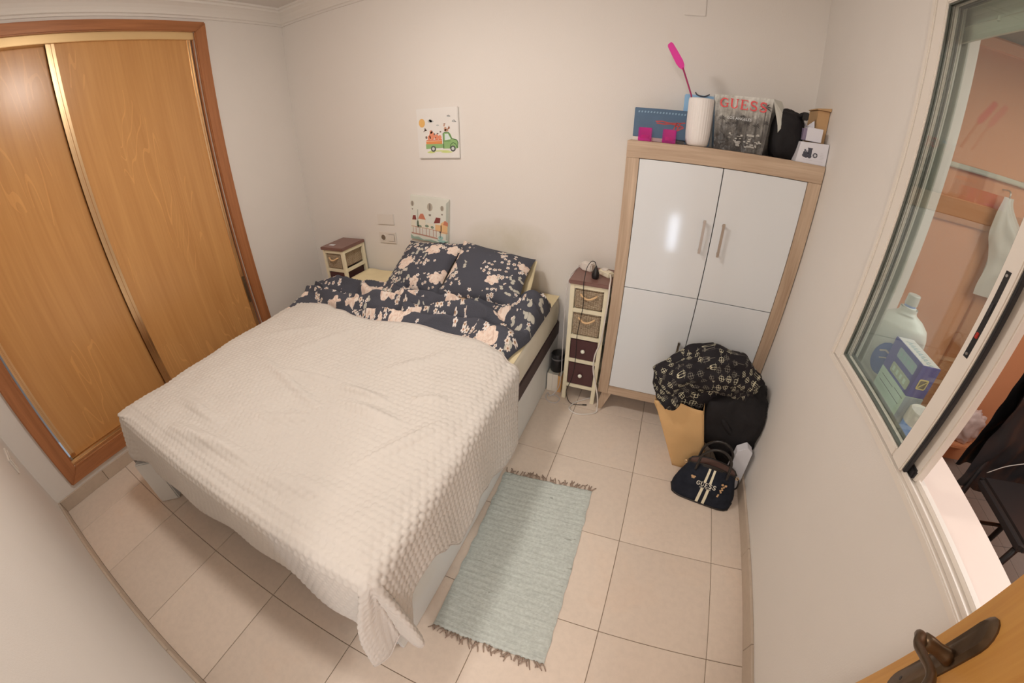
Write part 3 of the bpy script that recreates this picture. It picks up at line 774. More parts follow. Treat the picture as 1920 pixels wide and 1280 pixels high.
def tower(label, x, y, baskets=2):
    W_, D_, H_ = .205, .235, .79
    t = thing('drawer_tower', label, 'drawer unit', (x, y, 0), 0., 'narrow drawer towers beside the bed')
    L = dict(local=True)
    x0, x1, y0, y1 = -W_ / 2, W_ / 2, 0, D_
    MB().box(x0 - .008, y0 - .010, H_ - .022, x1 + .008, y1, H_).build('top', WALNUT, t, bevel=.004, **L)
    p = .024
    for xa in (x0, x1 - p):
        for ya in (y0, y1 - p): MB().box(xa, ya, 0, xa + p, ya + p, H_ - .0225).build('post', IVORY, t, bevel=.002, **L)
    levels = [H_ - .038, .612, .448, .290, .108]
    for z in levels:
        m = MB()
        for ya in (y0, y1 - .018): m.box(x0 + p, ya + .001, z - .009, x1 - p, ya + .017, z + .014 if z < .7 else z + .015)
        for xa in (x0 + .002, x1 - .018): m.box(xa, y0 + p, z - .009, xa + .016, y1 - p, z + .014 if z < .7 else z + .015)
        m.build('rail', IVORY, t, bevel=.0015, **L)
    for i, (zt, zb) in enumerate(zip(levels, levels[1:])):
        za, zc = zb + .016, zt - .014
        if i < baskets:
            b = MB().box(x0 + p + .003, y0 + .004, za, x1 - p - .003, y1 - .012, zc).build('basket', WICKER, t, bevel=.006, **L)
            zz = zc - .038
            pts = [(-.042 + .084 * k / 10, y0 - .003 - .014 * math.sin(PI * k / 10), zz + .012 - .016 * math.sin(PI * k / 10)) for k in range(11)]
            MB().tube([(-.042, y0 + .008, zz + .012)] + pts + [(.042, y0 + .008, zz + .012)], .0055, 8).build('rope_handle', ROPE, b, local=True, smooth=True)
        else:
            b = MB().box(x0 + p + .003, y0 + .003, za, x1 - p - .003, y1 - .012, zc).build('drawer', DK_DRAWER, t, bevel=.003, **L)
            zz = (za + zc) / 2
            MB().lathe([(.003, 0), (.004, .006), (.010, .010), (.0125, .016), (.010, .022), (.004, .025)], 14, Matrix.Translation((0, y0 + .004, zz)) @ Matrix.Rotation(PI / 2, 4, 'X')).build('knob', KNOB, b, local=True, smooth=True)
    return t
tower('narrow tower of baskets and maroon drawers between bed and white cabinet', 2.297, 2.112)
tower('narrow tower with one basket over maroon drawers in the corner by the wardrobe', .470, 2.150, 1)
# ------------------------------------------------------------------ entrance door, open against the window wall
DOOR_W = wood('door_oak', lin(200, 142, 70), lin(180, 118, 52), 'Z', .4, 16, 3.4, .6, cathedral=.3)
BRASS = plain('antique_brass', (.13, .085, .05), .38, .8, var=.25, scale=30.)
door = bpy.data.objects.new('door_1', None); COL.objects.link(door); door['kind'] = 'structure'
DM = frame((2.82, -.025, 0), (.542, .84, 0), (-.84, .542, 0)); door.matrix_world = DM; WORLD['door_1'] = DM
L = dict(local=True)
MB().box(0, -.035, .008, .724, 0, 2.03).build('leaf', DOOR_W, door, bevel=.002, **L)
fm = plain('door_moulding', lin(168, 100, 42), .4)
for a in ((.10, .25, .112, .85), (.10, .25, .585, .262), (.573, .25, .585, .85), (.10, .838, .585, .85), (.10, 1.25, .112, 1.9), (.573, 1.25, .585, 1.9), (.10, 1.25, .585, 1.262), (.10, 1.888, .585, 1.9)):
    MB().box(a[0], -.001, a[1], a[2], .006, a[3]).build('moulding', fm, door, bevel=.002, **L)
px_, pz0, pz1 = .654, .83, 1.092
def plate_poly(s):
    w_ = .029 * s; o = []
    for k in range(9): 
        a = PI * k / 8; o.append((px_ + w_ * math.cos(a), pz1 - .034 + .034 * s * math.sin(a)))
    for k in range(9):
        a = PI + PI * k / 8; o.append((px_ + w_ * math.cos(a), pz0 + .034 + .034 * s * math.sin(a)))
    return o
XZ = Matrix(((1, 0, 0, 0), (0, 0, 1, 0), (0, 1, 0, 0), (0, 0, 0, 1)))
m = MB(); a_, b_ = plate_poly(1.), plate_poly(.72); n = len(a_)
vs = [(x, 0, z) for x, z in a_] + [(x, .003, z) for x, z in a_] + [(x, .009, z) for x, z in b_]
m.add(vs, [(i, (i + 1) % n, n + (i + 1) % n, n + i) for i in range(n)] + [(n + i, n + (i + 1) % n, 2 * n + (i + 1) % n, 2 * n + i) for i in range(n)] + [tuple(range(2 * n, 3 * n))])
pl = m.build('handle_plate', BRASS, door, smooth=.6, **L)
hz = 1.0
MB().lathe([(.015, .008), (.013, .016), (.011, .03), (.0125, .045), (.012, .056)], 16, Matrix.Translation((.640, 0, hz)) @ Matrix.Rotation(-PI / 2, 4, 'X')).build('handle_neck', BRASS, pl, smooth=True, **L)
MB().tube(spline([(.652, .054, hz - .012), (.640, .060, hz + .002), (.615, .064, hz + .010), (.585, .062, hz + .030), (.550, .060, hz + .052), (.515, .064, hz + .060)]), lambda t: .012 - .004 * t + .003 * sstep(.85, 1, t), 12, flat=.7).build('lever', BRASS, pl, smooth=True, **L)
MB().lathe([(.004, .008), (.004, .0095)], 10, Matrix.Translation((px_, 0, pz0 + .05)) @ Matrix.Rotation(-PI / 2, 4, 'X')).build('keyhole', BLACK_PL, pl, **L)

# ------------------------------------------------------------------ rug
def rug_mat():
    t = NT('sage_rag_weave'); t.set(.95, spec=.05)
    v = t.coord('Object'); st = t.coord('Object', (14, 120, 14))
    n = t.noise(st, 1.0, 3, .6, .3); n2 = t.noise(v, 90., 2); n3 = t.noise(t.coord('Object', (7, 26, 7)), 1.0, 4, .6, .6)
    c = t.ramp(n, [(.3, lin(168, 164, 150)), (.5, lin(178, 174, 159)), (.7, lin(188, 184, 168))])
    c = t.mix(t.math('GREATER_THAN', n3, .68), c, lin(132, 128, 114))
    c = t.mix(.35, c, t.ramp(n2, [(.3, lin(156, 155, 142)), (.7, lin(200, 196, 180))]))
    t.color(c); t.bump(t.math('ADD', n, t.math('MULTIPLY', n2, .6)), .45, .005); return t.m
RUG = rug_mat()
rc = [Vector((2.092, 1.435, 0)), Vector((2.532, 1.466, 0)), Vector((2.556, .652, 0)), Vector((2.128, .632, 0))]
rug = thing('rug', 'sage green woven rag rug with brown fringed ends beside the bed', 'rug', (2.33, 1.05, 0))
def rug_pt(u, v, z):
    p = (rc[3] * (1 - u) + rc[2] * u) * (1 - v) + (rc[0] * (1 - u) + rc[1] * u) * v
    e = .006 * noise.noise(Vector((v * 16, 2 if u > .5 else 7, 0))) * (abs(2 * u - 1) ** 6); f = .006 * noise.noise(Vector((u * 9, 3 if v > .5 else 5, 0))) * (abs(2 * v - 1) ** 8)
    return Vector((p.x + e, p.y + f, z))
def rug_top(u, v):
    ed = min(u, 1 - u, (v) * 1.9, (1 - v) * 1.9)
    return rug_pt(u, v, .0015 + .0055 * sstep(0, .018, ed) + .0006 * math.sin(v * 190) + .003 * (.5 + .5 * noise.noise(Vector((u * 4, v * 7, 1)))))
MB().grid(30, 190, rug_top).build('weave', RUG, rug, smooth=True)
TASSEL = plain('tassel_yarn', lin(150, 124, 104), .9)
for v, s_ in ((0., -1), (1., 1)):
    for k in range(26):
        u = (k + .5 + random.uniform(-.3, .3)) / 26; p = rug_pt(u, v, .004); 
        m = MB()
        for q in range(2):
            l_ = random.uniform(.018, .042); a = random.uniform(-.9, .9); e = p + Vector((math.sin(a) * l_, s_ * math.cos(a) * l_, 0))
            mid = (p + e) / 2 + Vector((random.uniform(-.006, .006), random.uniform(-.004, .004), .003))
            m.tube([p, mid, Vector((e.x, e.y, .003))], lambda t: .0030 - .0012 * t, 5)
        m.build('tassel', TASSEL, rug, smooth=True)

# ------------------------------------------------------------------ wall fittings and pictures
def plate_box(m, x0, z0, x1, z1, d=.009): return m.box(x0, RY - d, z0, x1, RY, z1)
solo(plate_box(MB(), .725, .905, .87, .983), 'switch_plate', plain('wall_white_plastic', (.80, .765, .72), .4), 'blank white switch plate on the back wall above the socket', 'switch', bevel=.003)
sk = thing('socket', 'white double wall socket left of the pillows', 'socket', (.795, RY, .768))
plate_box(MB(), .720, .768, .873, .852).build('plate', WHITE_PLASTIC, sk, bevel=.003)
for x, hole in ((.760, True), (.833, False)):
    mm = Matrix.Translation((x, RY - .009, .81)) @ Matrix.Rotation(PI / 2, 4, 'X')
    if hole:
        MB().lathe([(.026, -.001), (.026, .004), (.021, .004), (.0195, .001)], 24, mm, False).build('socket_rim', WHITE_PLASTIC, sk, smooth=.6)
        MB().lathe([(.0195, .0), (.0195, .0006)], 24, mm).build('socket_hole', plain('socket_shade', (.20, .16, .12), .6), sk)
    else: MB().box(x - .028, RY - .012, .785, x + .028, RY - .008, .836).build('blank_cover', WHITE_PLASTIC, sk, bevel=.002)
solo(plate_box(MB(), 2.611, 2.102, 2.709, 2.20, .006), 'junction_cover', W_WALL, 'painted square junction cover high on the back wall above the cabinet', 'cover', bevel=.002)
pl2 = thing('wall_plate', 'white switch plate on the front wall near the wardrobe corner', 'switch', (.30, 0, .53))
MB().box(.22, 0, .53, .38, .009, .61).build('plate', WHITE_PLASTIC, pl2, bevel=.003)
for x in (.238, .305): MB().box(x, .008, .540, x + .06, .013, .60).build('rocker', WHITE_PLASTIC, pl2, bevel=.002)

CANVAS = plain('canvas_white', lin(226, 212, 196), .85, spec=.1, bump=.15, bscale=600.)
SINGLES = {'cloud', 'bird_x', 'tyre', 'hub', 'balloon', 'house', 'orange_house', 'roof', 'dark_roof', 'info_icon', 'wall_panel', 'tree'}
def flat(name, polys, parent, mat, fr, h=.0006):
    """flat print laid on a surface; separate shapes become parts, tiny marks stay together"""
    if name in SINGLES:
        for p in polys: o = MB().prism(p, 0, h, fr).build(name, mat, parent)
        return o
    m = MB()
    for p in polys: m.prism(p, 0, h, fr)
    o = m.build(name, mat, parent)
    if len(polys) > 1: o['kind'] = 'stuff'
    return o
def ell(cx, cz, rx, rz=None, n=18, a0=0, a1=360):
    rz = rz or rx; return [(cx + rx * math.cos(math.radians(lerp(a0, a1, k / n))), cz + rz * math.sin(math.radians(lerp(a0, a1, k / n)))) for k in range(n if a1 - a0 == 360 else n + 1)]
def stroke(pts, w_):
    o = []; i_ = []
    for k, p in enumerate(pts):
        a = Vector(pts[max(0, k - 1)]); b = Vector(pts[min(len(pts) - 1, k + 1)]); d = (b - a).normalized(); nn = Vector((-d.y, d.x)) * w_ / 2
        o.append((p[0] + nn.x, p[1] + nn.y)); i_.append((p[0] - nn.x, p[1] - nn.y))
    return [[o[k], i_[k], i_[k + 1], o[k + 1]] for k in range(len(pts) - 1)]
def pm(name, r, g, b): return plain('print_' + name, lin(r, g, b), .85, spec=.1)
# picture 1: animals on a green lorry
p1_ = thing('picture', 'square canvas picture of a green truck carrying animals, hung higher up', 'picture', (1.282, RY, 1.355), 0., 'canvas pictures on the back wall')
MB().box(1.137, RY - .018, 1.356, 1.424, RY, 1.655).build('canvas', CANVAS, p1_, bevel=.003)
F1 = frame((1.137, RY - .0181, 1.356), (1, 0, 0), (0, 0, 1))
S = .29
def sc(poly, s=S): return [(x * s, y * s) for x, y in poly]
flat('sun', [sc(ell(.13, .74, .075, .09))], p1_, pm('sun', 238, 180, 105), F1)
flat('cloud', [sc(ell(.33, .77, .055, .03)), sc(ell(.37, .765, .05, .022)), sc(ell(.335, .79, .025, .025)), sc(ell(.51, .68, .035, .015)), sc(ell(.78, .85, .04, .014)), sc(ell(.90, .74, .05, .014))], p1_, pm('cloud', 178, 172, 160), F1)
flat('bird', [sc(q) for q in stroke([(.74, .86), (.78, .87), (.81, .85)], .012) + stroke([(.86, .75), (.90, .775), (.94, .73)], .012)], p1_, pm('bird', 132, 126, 120), F1)
flat('truck_bed', [sc([(.21, .36), (.60, .36), (.60, .30), (.21, .30)])], p1_, pm('orange', 238, 160, 96), F1, .0008)
flat('truck_bed_slat', [sc([(.21, .345), (.60, .345), (.60, .335), (.21, .335)]), sc([(.21, .315), (.60, .315), (.60, .307), (.21, .307)]), sc([(.22, .39), (.60, .39), (.60, .37), (.22, .37)])], p1_, pm('orange_dark', 206, 108, 66), F1, .001)
flat('truck_body', [sc([(.20, .30), (.64, .30), (.64, .22), (.20, .20)]), sc([(.63, .20), (.63, .51), (.66, .535), (.76, .535), (.80, .50), (.84, .41), (.94, .38), (.97, .33), (.97, .22), (.94, .20)])], p1_, pm('green', 138, 164, 104), F1, .0009)
flat('truck_window', [sc([(.67, .37), (.67, .50), (.75, .50), (.81, .39)])], p1_, pm('pane', 204, 204, 190), F1, .0012)
flat('truck_line', [sc(q) for q in stroke([(.63, .20), (.63, .51), (.67, .535), (.76, .53), (.83, .40), (.95, .37), (.97, .32), (.96, .21)], .014) + stroke([(.64, .355), (.80, .355)], .01) + stroke([(.78, .20), (.80, .28), (.86, .32), (.92, .29), (.95, .22)], .014)], p1_, pm('green_dark', 74, 98, 62), F1, .0013)
flat('tyre', [sc(ell(.38, .20, .062)), sc(ell(.85, .20, .062))], p1_, pm('tyre', 86, 84, 78), F1, .0015)
flat('hub', [sc(ell(.38, .20, .034)), sc(ell(.85, .20, .034))], p1_, pm('hub', 196, 190, 176), F1, .0018)
flat('grass', [sc(ell(.32, .13, .10, .02)), sc(ell(.70, .13, .14, .018)), sc(ell(.52, .155, .25, .012))], p1_, pm('grass', 196, 196, 120), F1)
flat('animal', [sc(ell(.36, .47, .065, .085)), sc(ell(.47, .44, .05, .06)), sc(ell(.55, .43, .04, .05)), sc(ell(.345, .55, .035)), sc(ell(.29, .43, .04, .05))], p1_, pm('fur', 228, 140, 104), F1, .0007)
flat('animal_shade', [sc(ell(.22, .44, .022, .03)), sc(ell(.42, .50, .016, .022)), sc(ell(.50, .51, .022, .014)), sc(ell(.45, .43, .014)), sc(ell(.21, .59, .03, .014)), sc(ell(.20, .61, .014, .026)), sc(ell(.57, .545, .02, .014)), sc(ell(.36, .565, .022, .01))] + [sc(q) for q in stroke([(.16, .56), (.23, .60)], .012)], p1_, pm('fur_dark', 116, 92, 80), F1, .001)
flat('goose', [sc(ell(.69, .60, .03, .04)), sc(ell(.71, .57, .05, .025)), sc(ell(.665, .67, .016, .02))], p1_, pm('goose', 190, 140, 110), F1, .001)
flat('trumpet', [sc([(.73, .58), (.78, .66), (.80, .61)]), sc(ell(.675, .70, .025, .01))], p1_, pm('brown', 140, 88, 62), F1, .0012)
# picture 2: town by the water, hanging crooked
p2_ = thing('picture', 'crooked canvas picture of balloons over a little town, just above the pillows', 'picture', (1.18, RY, .82), 0., 'canvas pictures on the back wall')
Q = frame((1.0136, RY - .002, .826), (.297, 0, -.026), (.03, 0, .29))
def boxm(x0, y0, z0, x1, y1, z1, fr): return MB().box(x0, y0, z0, x1, y1, z1, fr)
boxm(0, 0, -.002, .295, .300, .016, Q).build('canvas', plain('canvas_aged', lin(208, 198, 178), .85, spec=.1, var=.03, scale=14.), p2_, bevel=.003)
F2 = Q @ Matrix.Translation((0, 0, .0162)); S2 = .297
def s2(p): return sc(p, S2)
flat('balloon', [s2(ell(.52, .79, .07, .09)), s2(ell(.06, .82, .045, .06)), s2(ell(.83, .80, .045, .06))], p2_, pm('balloon', 172, 156, 134), F2)
flat('balloon_stripe', [s2(ell(.52, .79, .022, .088)), s2(ell(.06, .82, .014, .058)), s2(ell(.83, .80, .014, .058)), s2([(.49, .63), (.55, .63), (.545, .59), (.495, .59)]), s2([(.045, .71), (.075, .71), (.07, .68), (.05, .68)]), s2([(.81, .68), (.85, .68), (.845, .65), (.815, .65)])], p2_, pm('balloon_dark', 134, 120, 104), F2, .0009)
flat('house', [s2([(.02, .26), (.13, .26), (.13, .48), (.02, .48)]), s2([(.22, .28), (.40, .28), (.40, .50), (.22, .50)]), s2([(.44, .28), (.60, .28), (.60, .42), (.44, .42)]), s2([(.64, .28), (.80, .28), (.80, .46), (.64, .46)])], p2_, pm('house', 214, 198, 172), F2)
flat('orange_house', [s2([(.66, .27), (.82, .27), (.82, .42), (.66, .42)]), s2([(.80, .24), (.97, .24), (.97, .46), (.88, .52), (.80, .46)])], p2_, pm('house_orange', 226, 176, 122), F2, .0008)
flat('roof', [s2([(.21, .49), (.27, .61), (.34, .62), (.41, .49)]), s2([(.86, .44), (.90, .54), (.98, .50), (.98, .42)])], p2_, pm('roof', 190, 116, 88), F2, .001)
flat('dark_roof', [s2([(.05, .45), (.07, .55), (.14, .56), (.16, .46)]), s2([(.62, .44), (.68, .58), (.79, .58), (.78, .47)])], p2_, pm('roof_dark', 128, 66, 58), F2, .0011)
flat('tree', [s2(ell(.20, .36, .03, .09)), s2(ell(.44, .35, .05, .03)), s2(ell(.58, .34, .04, .03)), s2([(.195, .30), (.205, .30), (.205, .70), (.195, .70)]), s2(ell(.25, .32, .05, .03))], p2_, pm('tree', 128, 134, 110), F2, .0009)
flat('fence', [s2(q) for q in stroke([(.02, .30), (.5, .29), (.98, .26)], .012) + stroke([(.02, .135), (.4, .12), (.72, .10)], .03)] + [s2([(x, .13), (x + .012, .13), (x + .012, .29), (x, .29)]) for x in (.06, .14, .24, .32, .42, .50, .60, .68)], p2_, pm('fence', 178, 132, 112), F2, .0012)
flat('wall_panel', [s2([(x, .16), (x + .06, .16), (x + .06, .27), (x, .27)]) for x in (.08, .165, .262, .35, .44, .53, .62)], p2_, pm('panel', 206, 192, 174), F2, .0007)
flat('lamp_post', [s2(ell(.79, .26, .022, .02)), s2([(.785, .13), (.797, .13), (.797, .25), (.785, .25)])], p2_, pm('lamp', 84, 72, 66), F2, .0014)
flat('boat', [s2(ell(.80, .13, .06, .045)), s2([(.70, .08), (.92, .08), (.88, .02), (.76, .03)])], p2_, pm('teal', 150, 176, 162), F2, .0013)
flat('shore', [s2([(.0, .0), (.95, .0), (.95, .05), (.75, .02), (.55, .05), (.35, .02), (.2, .07), (.08, .05), (.0, .10)]), s2([(.7, 0), (.99, 0), (.99, .09), (.85, .04)])], p2_, pm('water', 146, 158, 138), F2, .0009)
flat('side_shade', [s2([(.93, .10), (.99, .09), (.99, .98), (.93, .92)])], p2_, pm('sky_edge', 172, 168, 150), F2, .0005)
# ------------------------------------------------------------------ things on top of the cabinet
ZT = kz1
solo(MB().box(2.425, 2.20, ZT, 2.565, 2.30, ZT + .016), 'flat_box', WHITE_PLASTIC, 'thin white box lying under the blue box on the cabinet', 'box', bevel=.002)
bb = thing('blue_box', 'slate blue box with red script print behind two pink candle holders', 'box', (2.55, 2.25, ZT + .0165))
BX = frame((2.423, 2.245, ZT + .0165), (1, .0, 0), (0, .10, 1))
MB().box(0, 0, -.045, .262, .134, 0, BX).build('carton', plain('slate_blue_card', lin(70, 92, 110), .5, var=.08, scale=12.), bb, bevel=.002)
BF = BX
flat('small_print', [[(x, .112), (x + .007, .112), (x + .009, .120), (x + .002, .120)] for x in [.016 + .014 * k for k in range(17)]], bb, pm('pale_blue', 130, 150, 160), BF)
flat('red_script', [q for st in ([(.10, .075), (.13, .078), (.16, .072), (.20, .074), (.235, .079)], [(.105, .068), (.14, .066), (.17, .070), (.20, .066)], [(.185, .045), (.20, .078)], [(.20, .045), (.215, .078)], [(.19, .06), (.225, .062)], [(.20, .040), (.23, .058)]) for q in stroke(st, .006)], bb, pm('red_script', 176, 82, 78), BF)
bag_l = thing('gift_bag', 'light blue gift bag with dark cord handle standing behind the white vase', 'bag', (2.71, 2.33, ZT))
MB().box(2.645, 2.305, ZT, 2.782, 2.36, 1.727).build('body', plain('light_blue_paper', lin(146, 180, 202), .6), bag_l, bevel=.003)
MB().tube(spline([(2.69, 2.303, 1.738), (2.70, 2.300, 1.727), (2.73, 2.298, 1.722), (2.755, 2.300, 1.733)]), .003, 6).build('cord', plain('dark_cord', (.08, .09, .12), .7), bag_l, smooth=True)
MAG = NT('magenta_glass'); MAG.set(.08, spec=.6); MAG.color((.90, .03, .50)); MAG.b.inputs['Transmission Weight'].default_value = .75; MAG.b.inputs['IOR'].default_value = 1.3
for x, lab in ((2.459, 'square magenta glass candle holder nearest the cabinet\'s outer corner'), (2.563, 'square magenta glass candle holder beside the white vase')):
    c = thing('candle_holder', lab, 'candle holder', (x + .029, 2.125, ZT), 0., 'magenta candle holders')
    a, b, h = .029, .023, .059
    def rr(w_, z): return [(x + .029 + sx * w_, 2.125 + sy * w_, z) for sx, sy in ((-1, -1), (1, -1), (1, 1), (-1, 1))]
    m = MB(); vs = rr(a, ZT) + rr(a, ZT + h) + rr(b, ZT + h) + rr(b, ZT + .012)
    fs = [(3, 2, 1, 0), (12, 13, 14, 15)] + [(r * 4 + i, r * 4 + (i + 1) % 4, r * 4 + 4 + (i + 1) % 4, r * 4 + 4 + i) for r in range(3) for i in range(4)]
    m.add(vs, fs).build('glass', MAG.m, c, bevel=.002)
    MB().lathe([(.017, 0), (.017, .014), (.014, .014), (.013, .012)], 18, Matrix.Translation((x + .029, 2.125, ZT + .0125))).build('tea_light', plain('pink_wax', (.75, .10, .40), .4), c, smooth=.6)
# ribbed vase
vase = thing('vase', 'tall white ribbed ceramic vase holding a pink paddle', 'vase', (2.714, 2.165, ZT))
vp = [(.034, 0), (.043, .002), (.049, .010), (.0515, .025), (.0535, .06), (.0545, .12), (.0545, .195), (.0535, .203), (.051, .2035), (.0495, .19), (.0495, .03), (.0, .02)]
m = MB(); n = 120; vs = []
for r, z in vp:
    for j in range(n):
        a = 2 * PI * j / n; rib = .0014 * (abs(math.sin(a * 15)) - .5) * sstep(.008, .03, z) * (1 if r > .0512 and z < .2 else 0)
        vs.append((2.714 + (r + rib) * math.cos(a), 2.165 + (r + rib) * math.sin(a), ZT + z))
m.add(vs, [(i * n + j, i * n + (j + 1) % n, (i + 1) * n + (j + 1) % n, (i + 1) * n + j) for i in range(len(vp) - 1) for j in range(n)] + [tuple(reversed(range(n)))])
m.build('body', plain('white_ceramic', lin(232, 216, 200), .4), vase, smooth=True)
PINK = plain('hot_pink_leather', lin(206, 44, 130), .55)
wand = thing('paddle', 'hot pink leaf-shaped paddle on a thin stem standing in the vase', 'paddle', (2.70, 2.165, ZT + .05))
MB().tube([(2.700, 2.166, ZT + .03), (2.667, 2.16, 1.71), (2.620, 2.16, 1.822)], .0036, 8).build('stem', plain('dark_pink', lin(150, 34, 80), .5), wand, smooth=True)
WF = frame((2.6205, 2.16, 1.818), (.845, 0, .535), (-.535, 0, .845))
MB().prism([(-.004, -.004), (.004, -.004), (.013, .012), (.0165, .030), (.0155, .070), (.0135, .112), (.009, .122), (-.008, .119), (-.0125, .110), (-.0145, .070), (-.0155, .030), (-.012, .012)], -.0025, .0025, WF).build('blade', PINK, wand, bevel=.001)
# printed carrier bag
def bag_mat():
    t = NT('grey_photo_print_paper'); t.set(.32, spec=.4)
    sp = t.add('ShaderNodeSeparateXYZ'); t.link(t.coord('Object'), sp.inputs[0])
    n1 = t.noise(t.coord('Object', (10, 10, 10)), 1., 4, .6, .4); n2 = t.noise(t.coord('Object', (70, 20, 9)), 1., 3, .6)
    f = t.math('ADD', t.math('MULTIPLY', sp.outputs[2], 2.3), t.math('SUBTRACT', t.math('ADD', t.math('MULTIPLY', n1, .8), t.math('MULTIPLY', n2, .5)), .62))
    t.color(t.ramp(f, [(.08, lin(58, 53, 49)), (.3, lin(116, 108, 98)), (.46, lin(168, 158, 143)), (.62, lin(198, 188, 172))]))
    t.bump(t.noise(t.coord('Object', (16, 16, 16)), 1., 3), .5, .02); return t.m
BAGM = bag_mat()
gb = thing('carrier_bag', 'crumpled grey photo-print carrier bag with red lettering on the cabinet', 'bag', (2.92, 2.2, ZT))
fb = [(2.784, 2.135), (2.992, 2.125)]
def bag_front(u, v):
    x = lerp(lerp(2.786, 2.995, u), lerp(2.766, 3.012, u), v); y = lerp(2.128, 2.150, v) + .004 * noise.noise(Vector((u * 4, v * 4, 3.))); z = ZT + .001 + v * lerp(.226, .236, u)
    return Vector((x, y, z))
m = MB(); m.grid(16, 16, bag_front)
m.build('front_panel', BAGM, gb, smooth=True)
def gusset(u, v):
    f = bag_front(1, v); bkx = lerp(3.075, 3.062, v); bky = 2.255
    x = lerp(f.x, bkx, u); y = lerp(f.y, bky, u); d = math.sin(PI * u) * (.004 + .018 * v * v)
    return Vector((x - d, y - d * .3, f.z - .02 * u * v * 0))
m = MB(); m.grid(10, 16, gusset); m.build('side_gusset', BAGM, gb, smooth=True)
m = MB(); m.add([(2.79, 2.255, ZT + .001), (3.075, 2.255, ZT + .001), (3.062, 2.255, 1.73), (2.77, 2.255, 1.725), bag_front(0, 0), bag_front(0, 1)], [(1, 0, 3, 2), (0, 4, 5, 3)]); m.build('back_panel', BAGM, gb)
FLAP = plain('pale_paper', lin(196, 186, 168), .6)
MB().add([bag_front(1, 1) + Vector((-.004, .001, .001)), (3.062, 2.22, 1.735), (3.098, 2.17, 1.640), (3.066, 2.148, 1.632), (3.045, 2.135, 1.60), (3.040, 2.138, 1.63)], [(0, 1, 2, 3), (0, 3, 5), (3, 4, 5)]).build('folded_flap', FLAP, gb)
GF = frame((2.786, 2.1265, ZT + .001), (1, -.0, 0), (0, .0937, 1))
def put(name, s, size, x, z, mat, fr, parent, ext=.0004, sx=1., bold=0., spacing=1., rot=0.):
    m = text_mesh(s, size, ext, bold, spacing); ax = Matrix.Diagonal((sx, 1, 1, 1))
    return placed(m, fr @ Matrix.Translation((x, z, 0)) @ Matrix.Rotation(rot, 4, 'Z') @ ax).build(name, mat, parent)
RED = plain('print_red', lin(214, 74, 72), .5)
def serif(name, word, fr, parent, mat, h, adv, wd, h0=.0004):
    """slab-serif capitals drawn as strokes, G U E S S"""
    polys = []; T, t2 = h * .17, h * .07
    def hor(x0, x1, y, w_=t2): polys.append([(x0, y - w_ / 2), (x1, y - w_ / 2), (x1, y + w_ / 2), (x0, y + w_ / 2)])
    def ver(x, y0, y1, w_=T): polys.append([(x - w_ / 2, y0), (x + w_ / 2, y0), (x + w_ / 2, y1), (x - w_ / 2, y1)])
    def arc(cx, cy, rx, ry, a0, a1, w0, w1):
        n = 14; o = []
        for k in range(n + 1):
            a = math.radians(lerp(a0, a1, k / n)); w_ = lerp(w0, w1, math.sin(PI * k / n)); o.append((cx + rx * math.cos(a), cy + ry * math.sin(a), w_))
        for p, q in zip(o, o[1:]): polys.extend([[(a_[0] - a_[2] / 2 * math.cos(math.atan2(a_[1] - cy, a_[0] - cx)), a_[1] - a_[2] / 2 * math.sin(math.atan2(a_[1] - cy, a_[0] - cx))) for a_ in (p, q)] + [(a_[0] + a_[2] / 2 * math.cos(math.atan2(a_[1] - cy, a_[0] - cx)), a_[1] + a_[2] / 2 * math.sin(math.atan2(a_[1] - cy, a_[0] - cx))) for a_ in (q, p)]])
    x = 0.
    for ch in word:
        w_ = wd
        if ch == 'G':
            arc(x + w_ / 2, h / 2, w_ * .42, h * .44, 50, 318, t2, T); ver(x + w_ * .82, h * .08, h * .45, T * .8); hor(x + w_ * .52, x + w_ * .98, h * .45); ver(x + w_ * .80, h * .70, h * .97, t2)
        elif ch == 'U':
            ver(x + w_ * .2, h * .28, h * .97); ver(x + w_ * .82, h * .28, h * .97, t2); arc(x + w_ * .51, h * .30, w_ * .31, h * .26, 180, 360, T, t2 * 1.2); hor(x + w_ * .03, x + w_ * .38, h * .97); hor(x + w_ * .66, x + w_ * .98, h * .97)
        elif ch == 'E':
            ver(x + w_ * .28, h * .03, h * .97); hor(x + w_ * .08, x + w_ * .88, h * .97); hor(x + w_ * .08, x + w_ * .92, h * .03); hor(x + w_ * .3, x + w_ * .68, h * .5); ver(x + w_ * .88, h * .78, h, t2); ver(x + w_ * .92, 0, h * .24, t2); ver(x + w_ * .68, h * .40, h * .60, t2)
        elif ch == 'S':
            arc(x + w_ * .5, h * .73, w_ * .30, h * .23, 35, 235, t2, T); arc(x + w_ * .5, h * .27, w_ * .33, h * .24, -145, 62, t2, T)
            polys.extend(stroke([(x + w_ * .28, h * .58), (x + w_ * .74, h * .42)], T)); ver(x + w_ * .80, h * .70, h * .98, t2); ver(x + w_ * .17, h * .02, h * .32, t2)
        x += adv
    m = MB()
    for p in polys: m.prism(p, 0, h0, fr)
    o = m.build(name, mat, parent); o['kind'] = 'stuff'; return o
serif('red_lettering', 'GUESS', GF @ Matrix.Translation((.004, .176, .0035)), gb, RED, .040, .0405, .037)
put('white_lettering', 'LOS ANGELES', .0165, .092, .136, plain('print_white', lin(222, 214, 204), .5), GF @ Matrix.Translation((0, 0, .0035)), gb)
DKP = plain('print_dark_grey', lin(66, 60, 56), .4)
pol = []
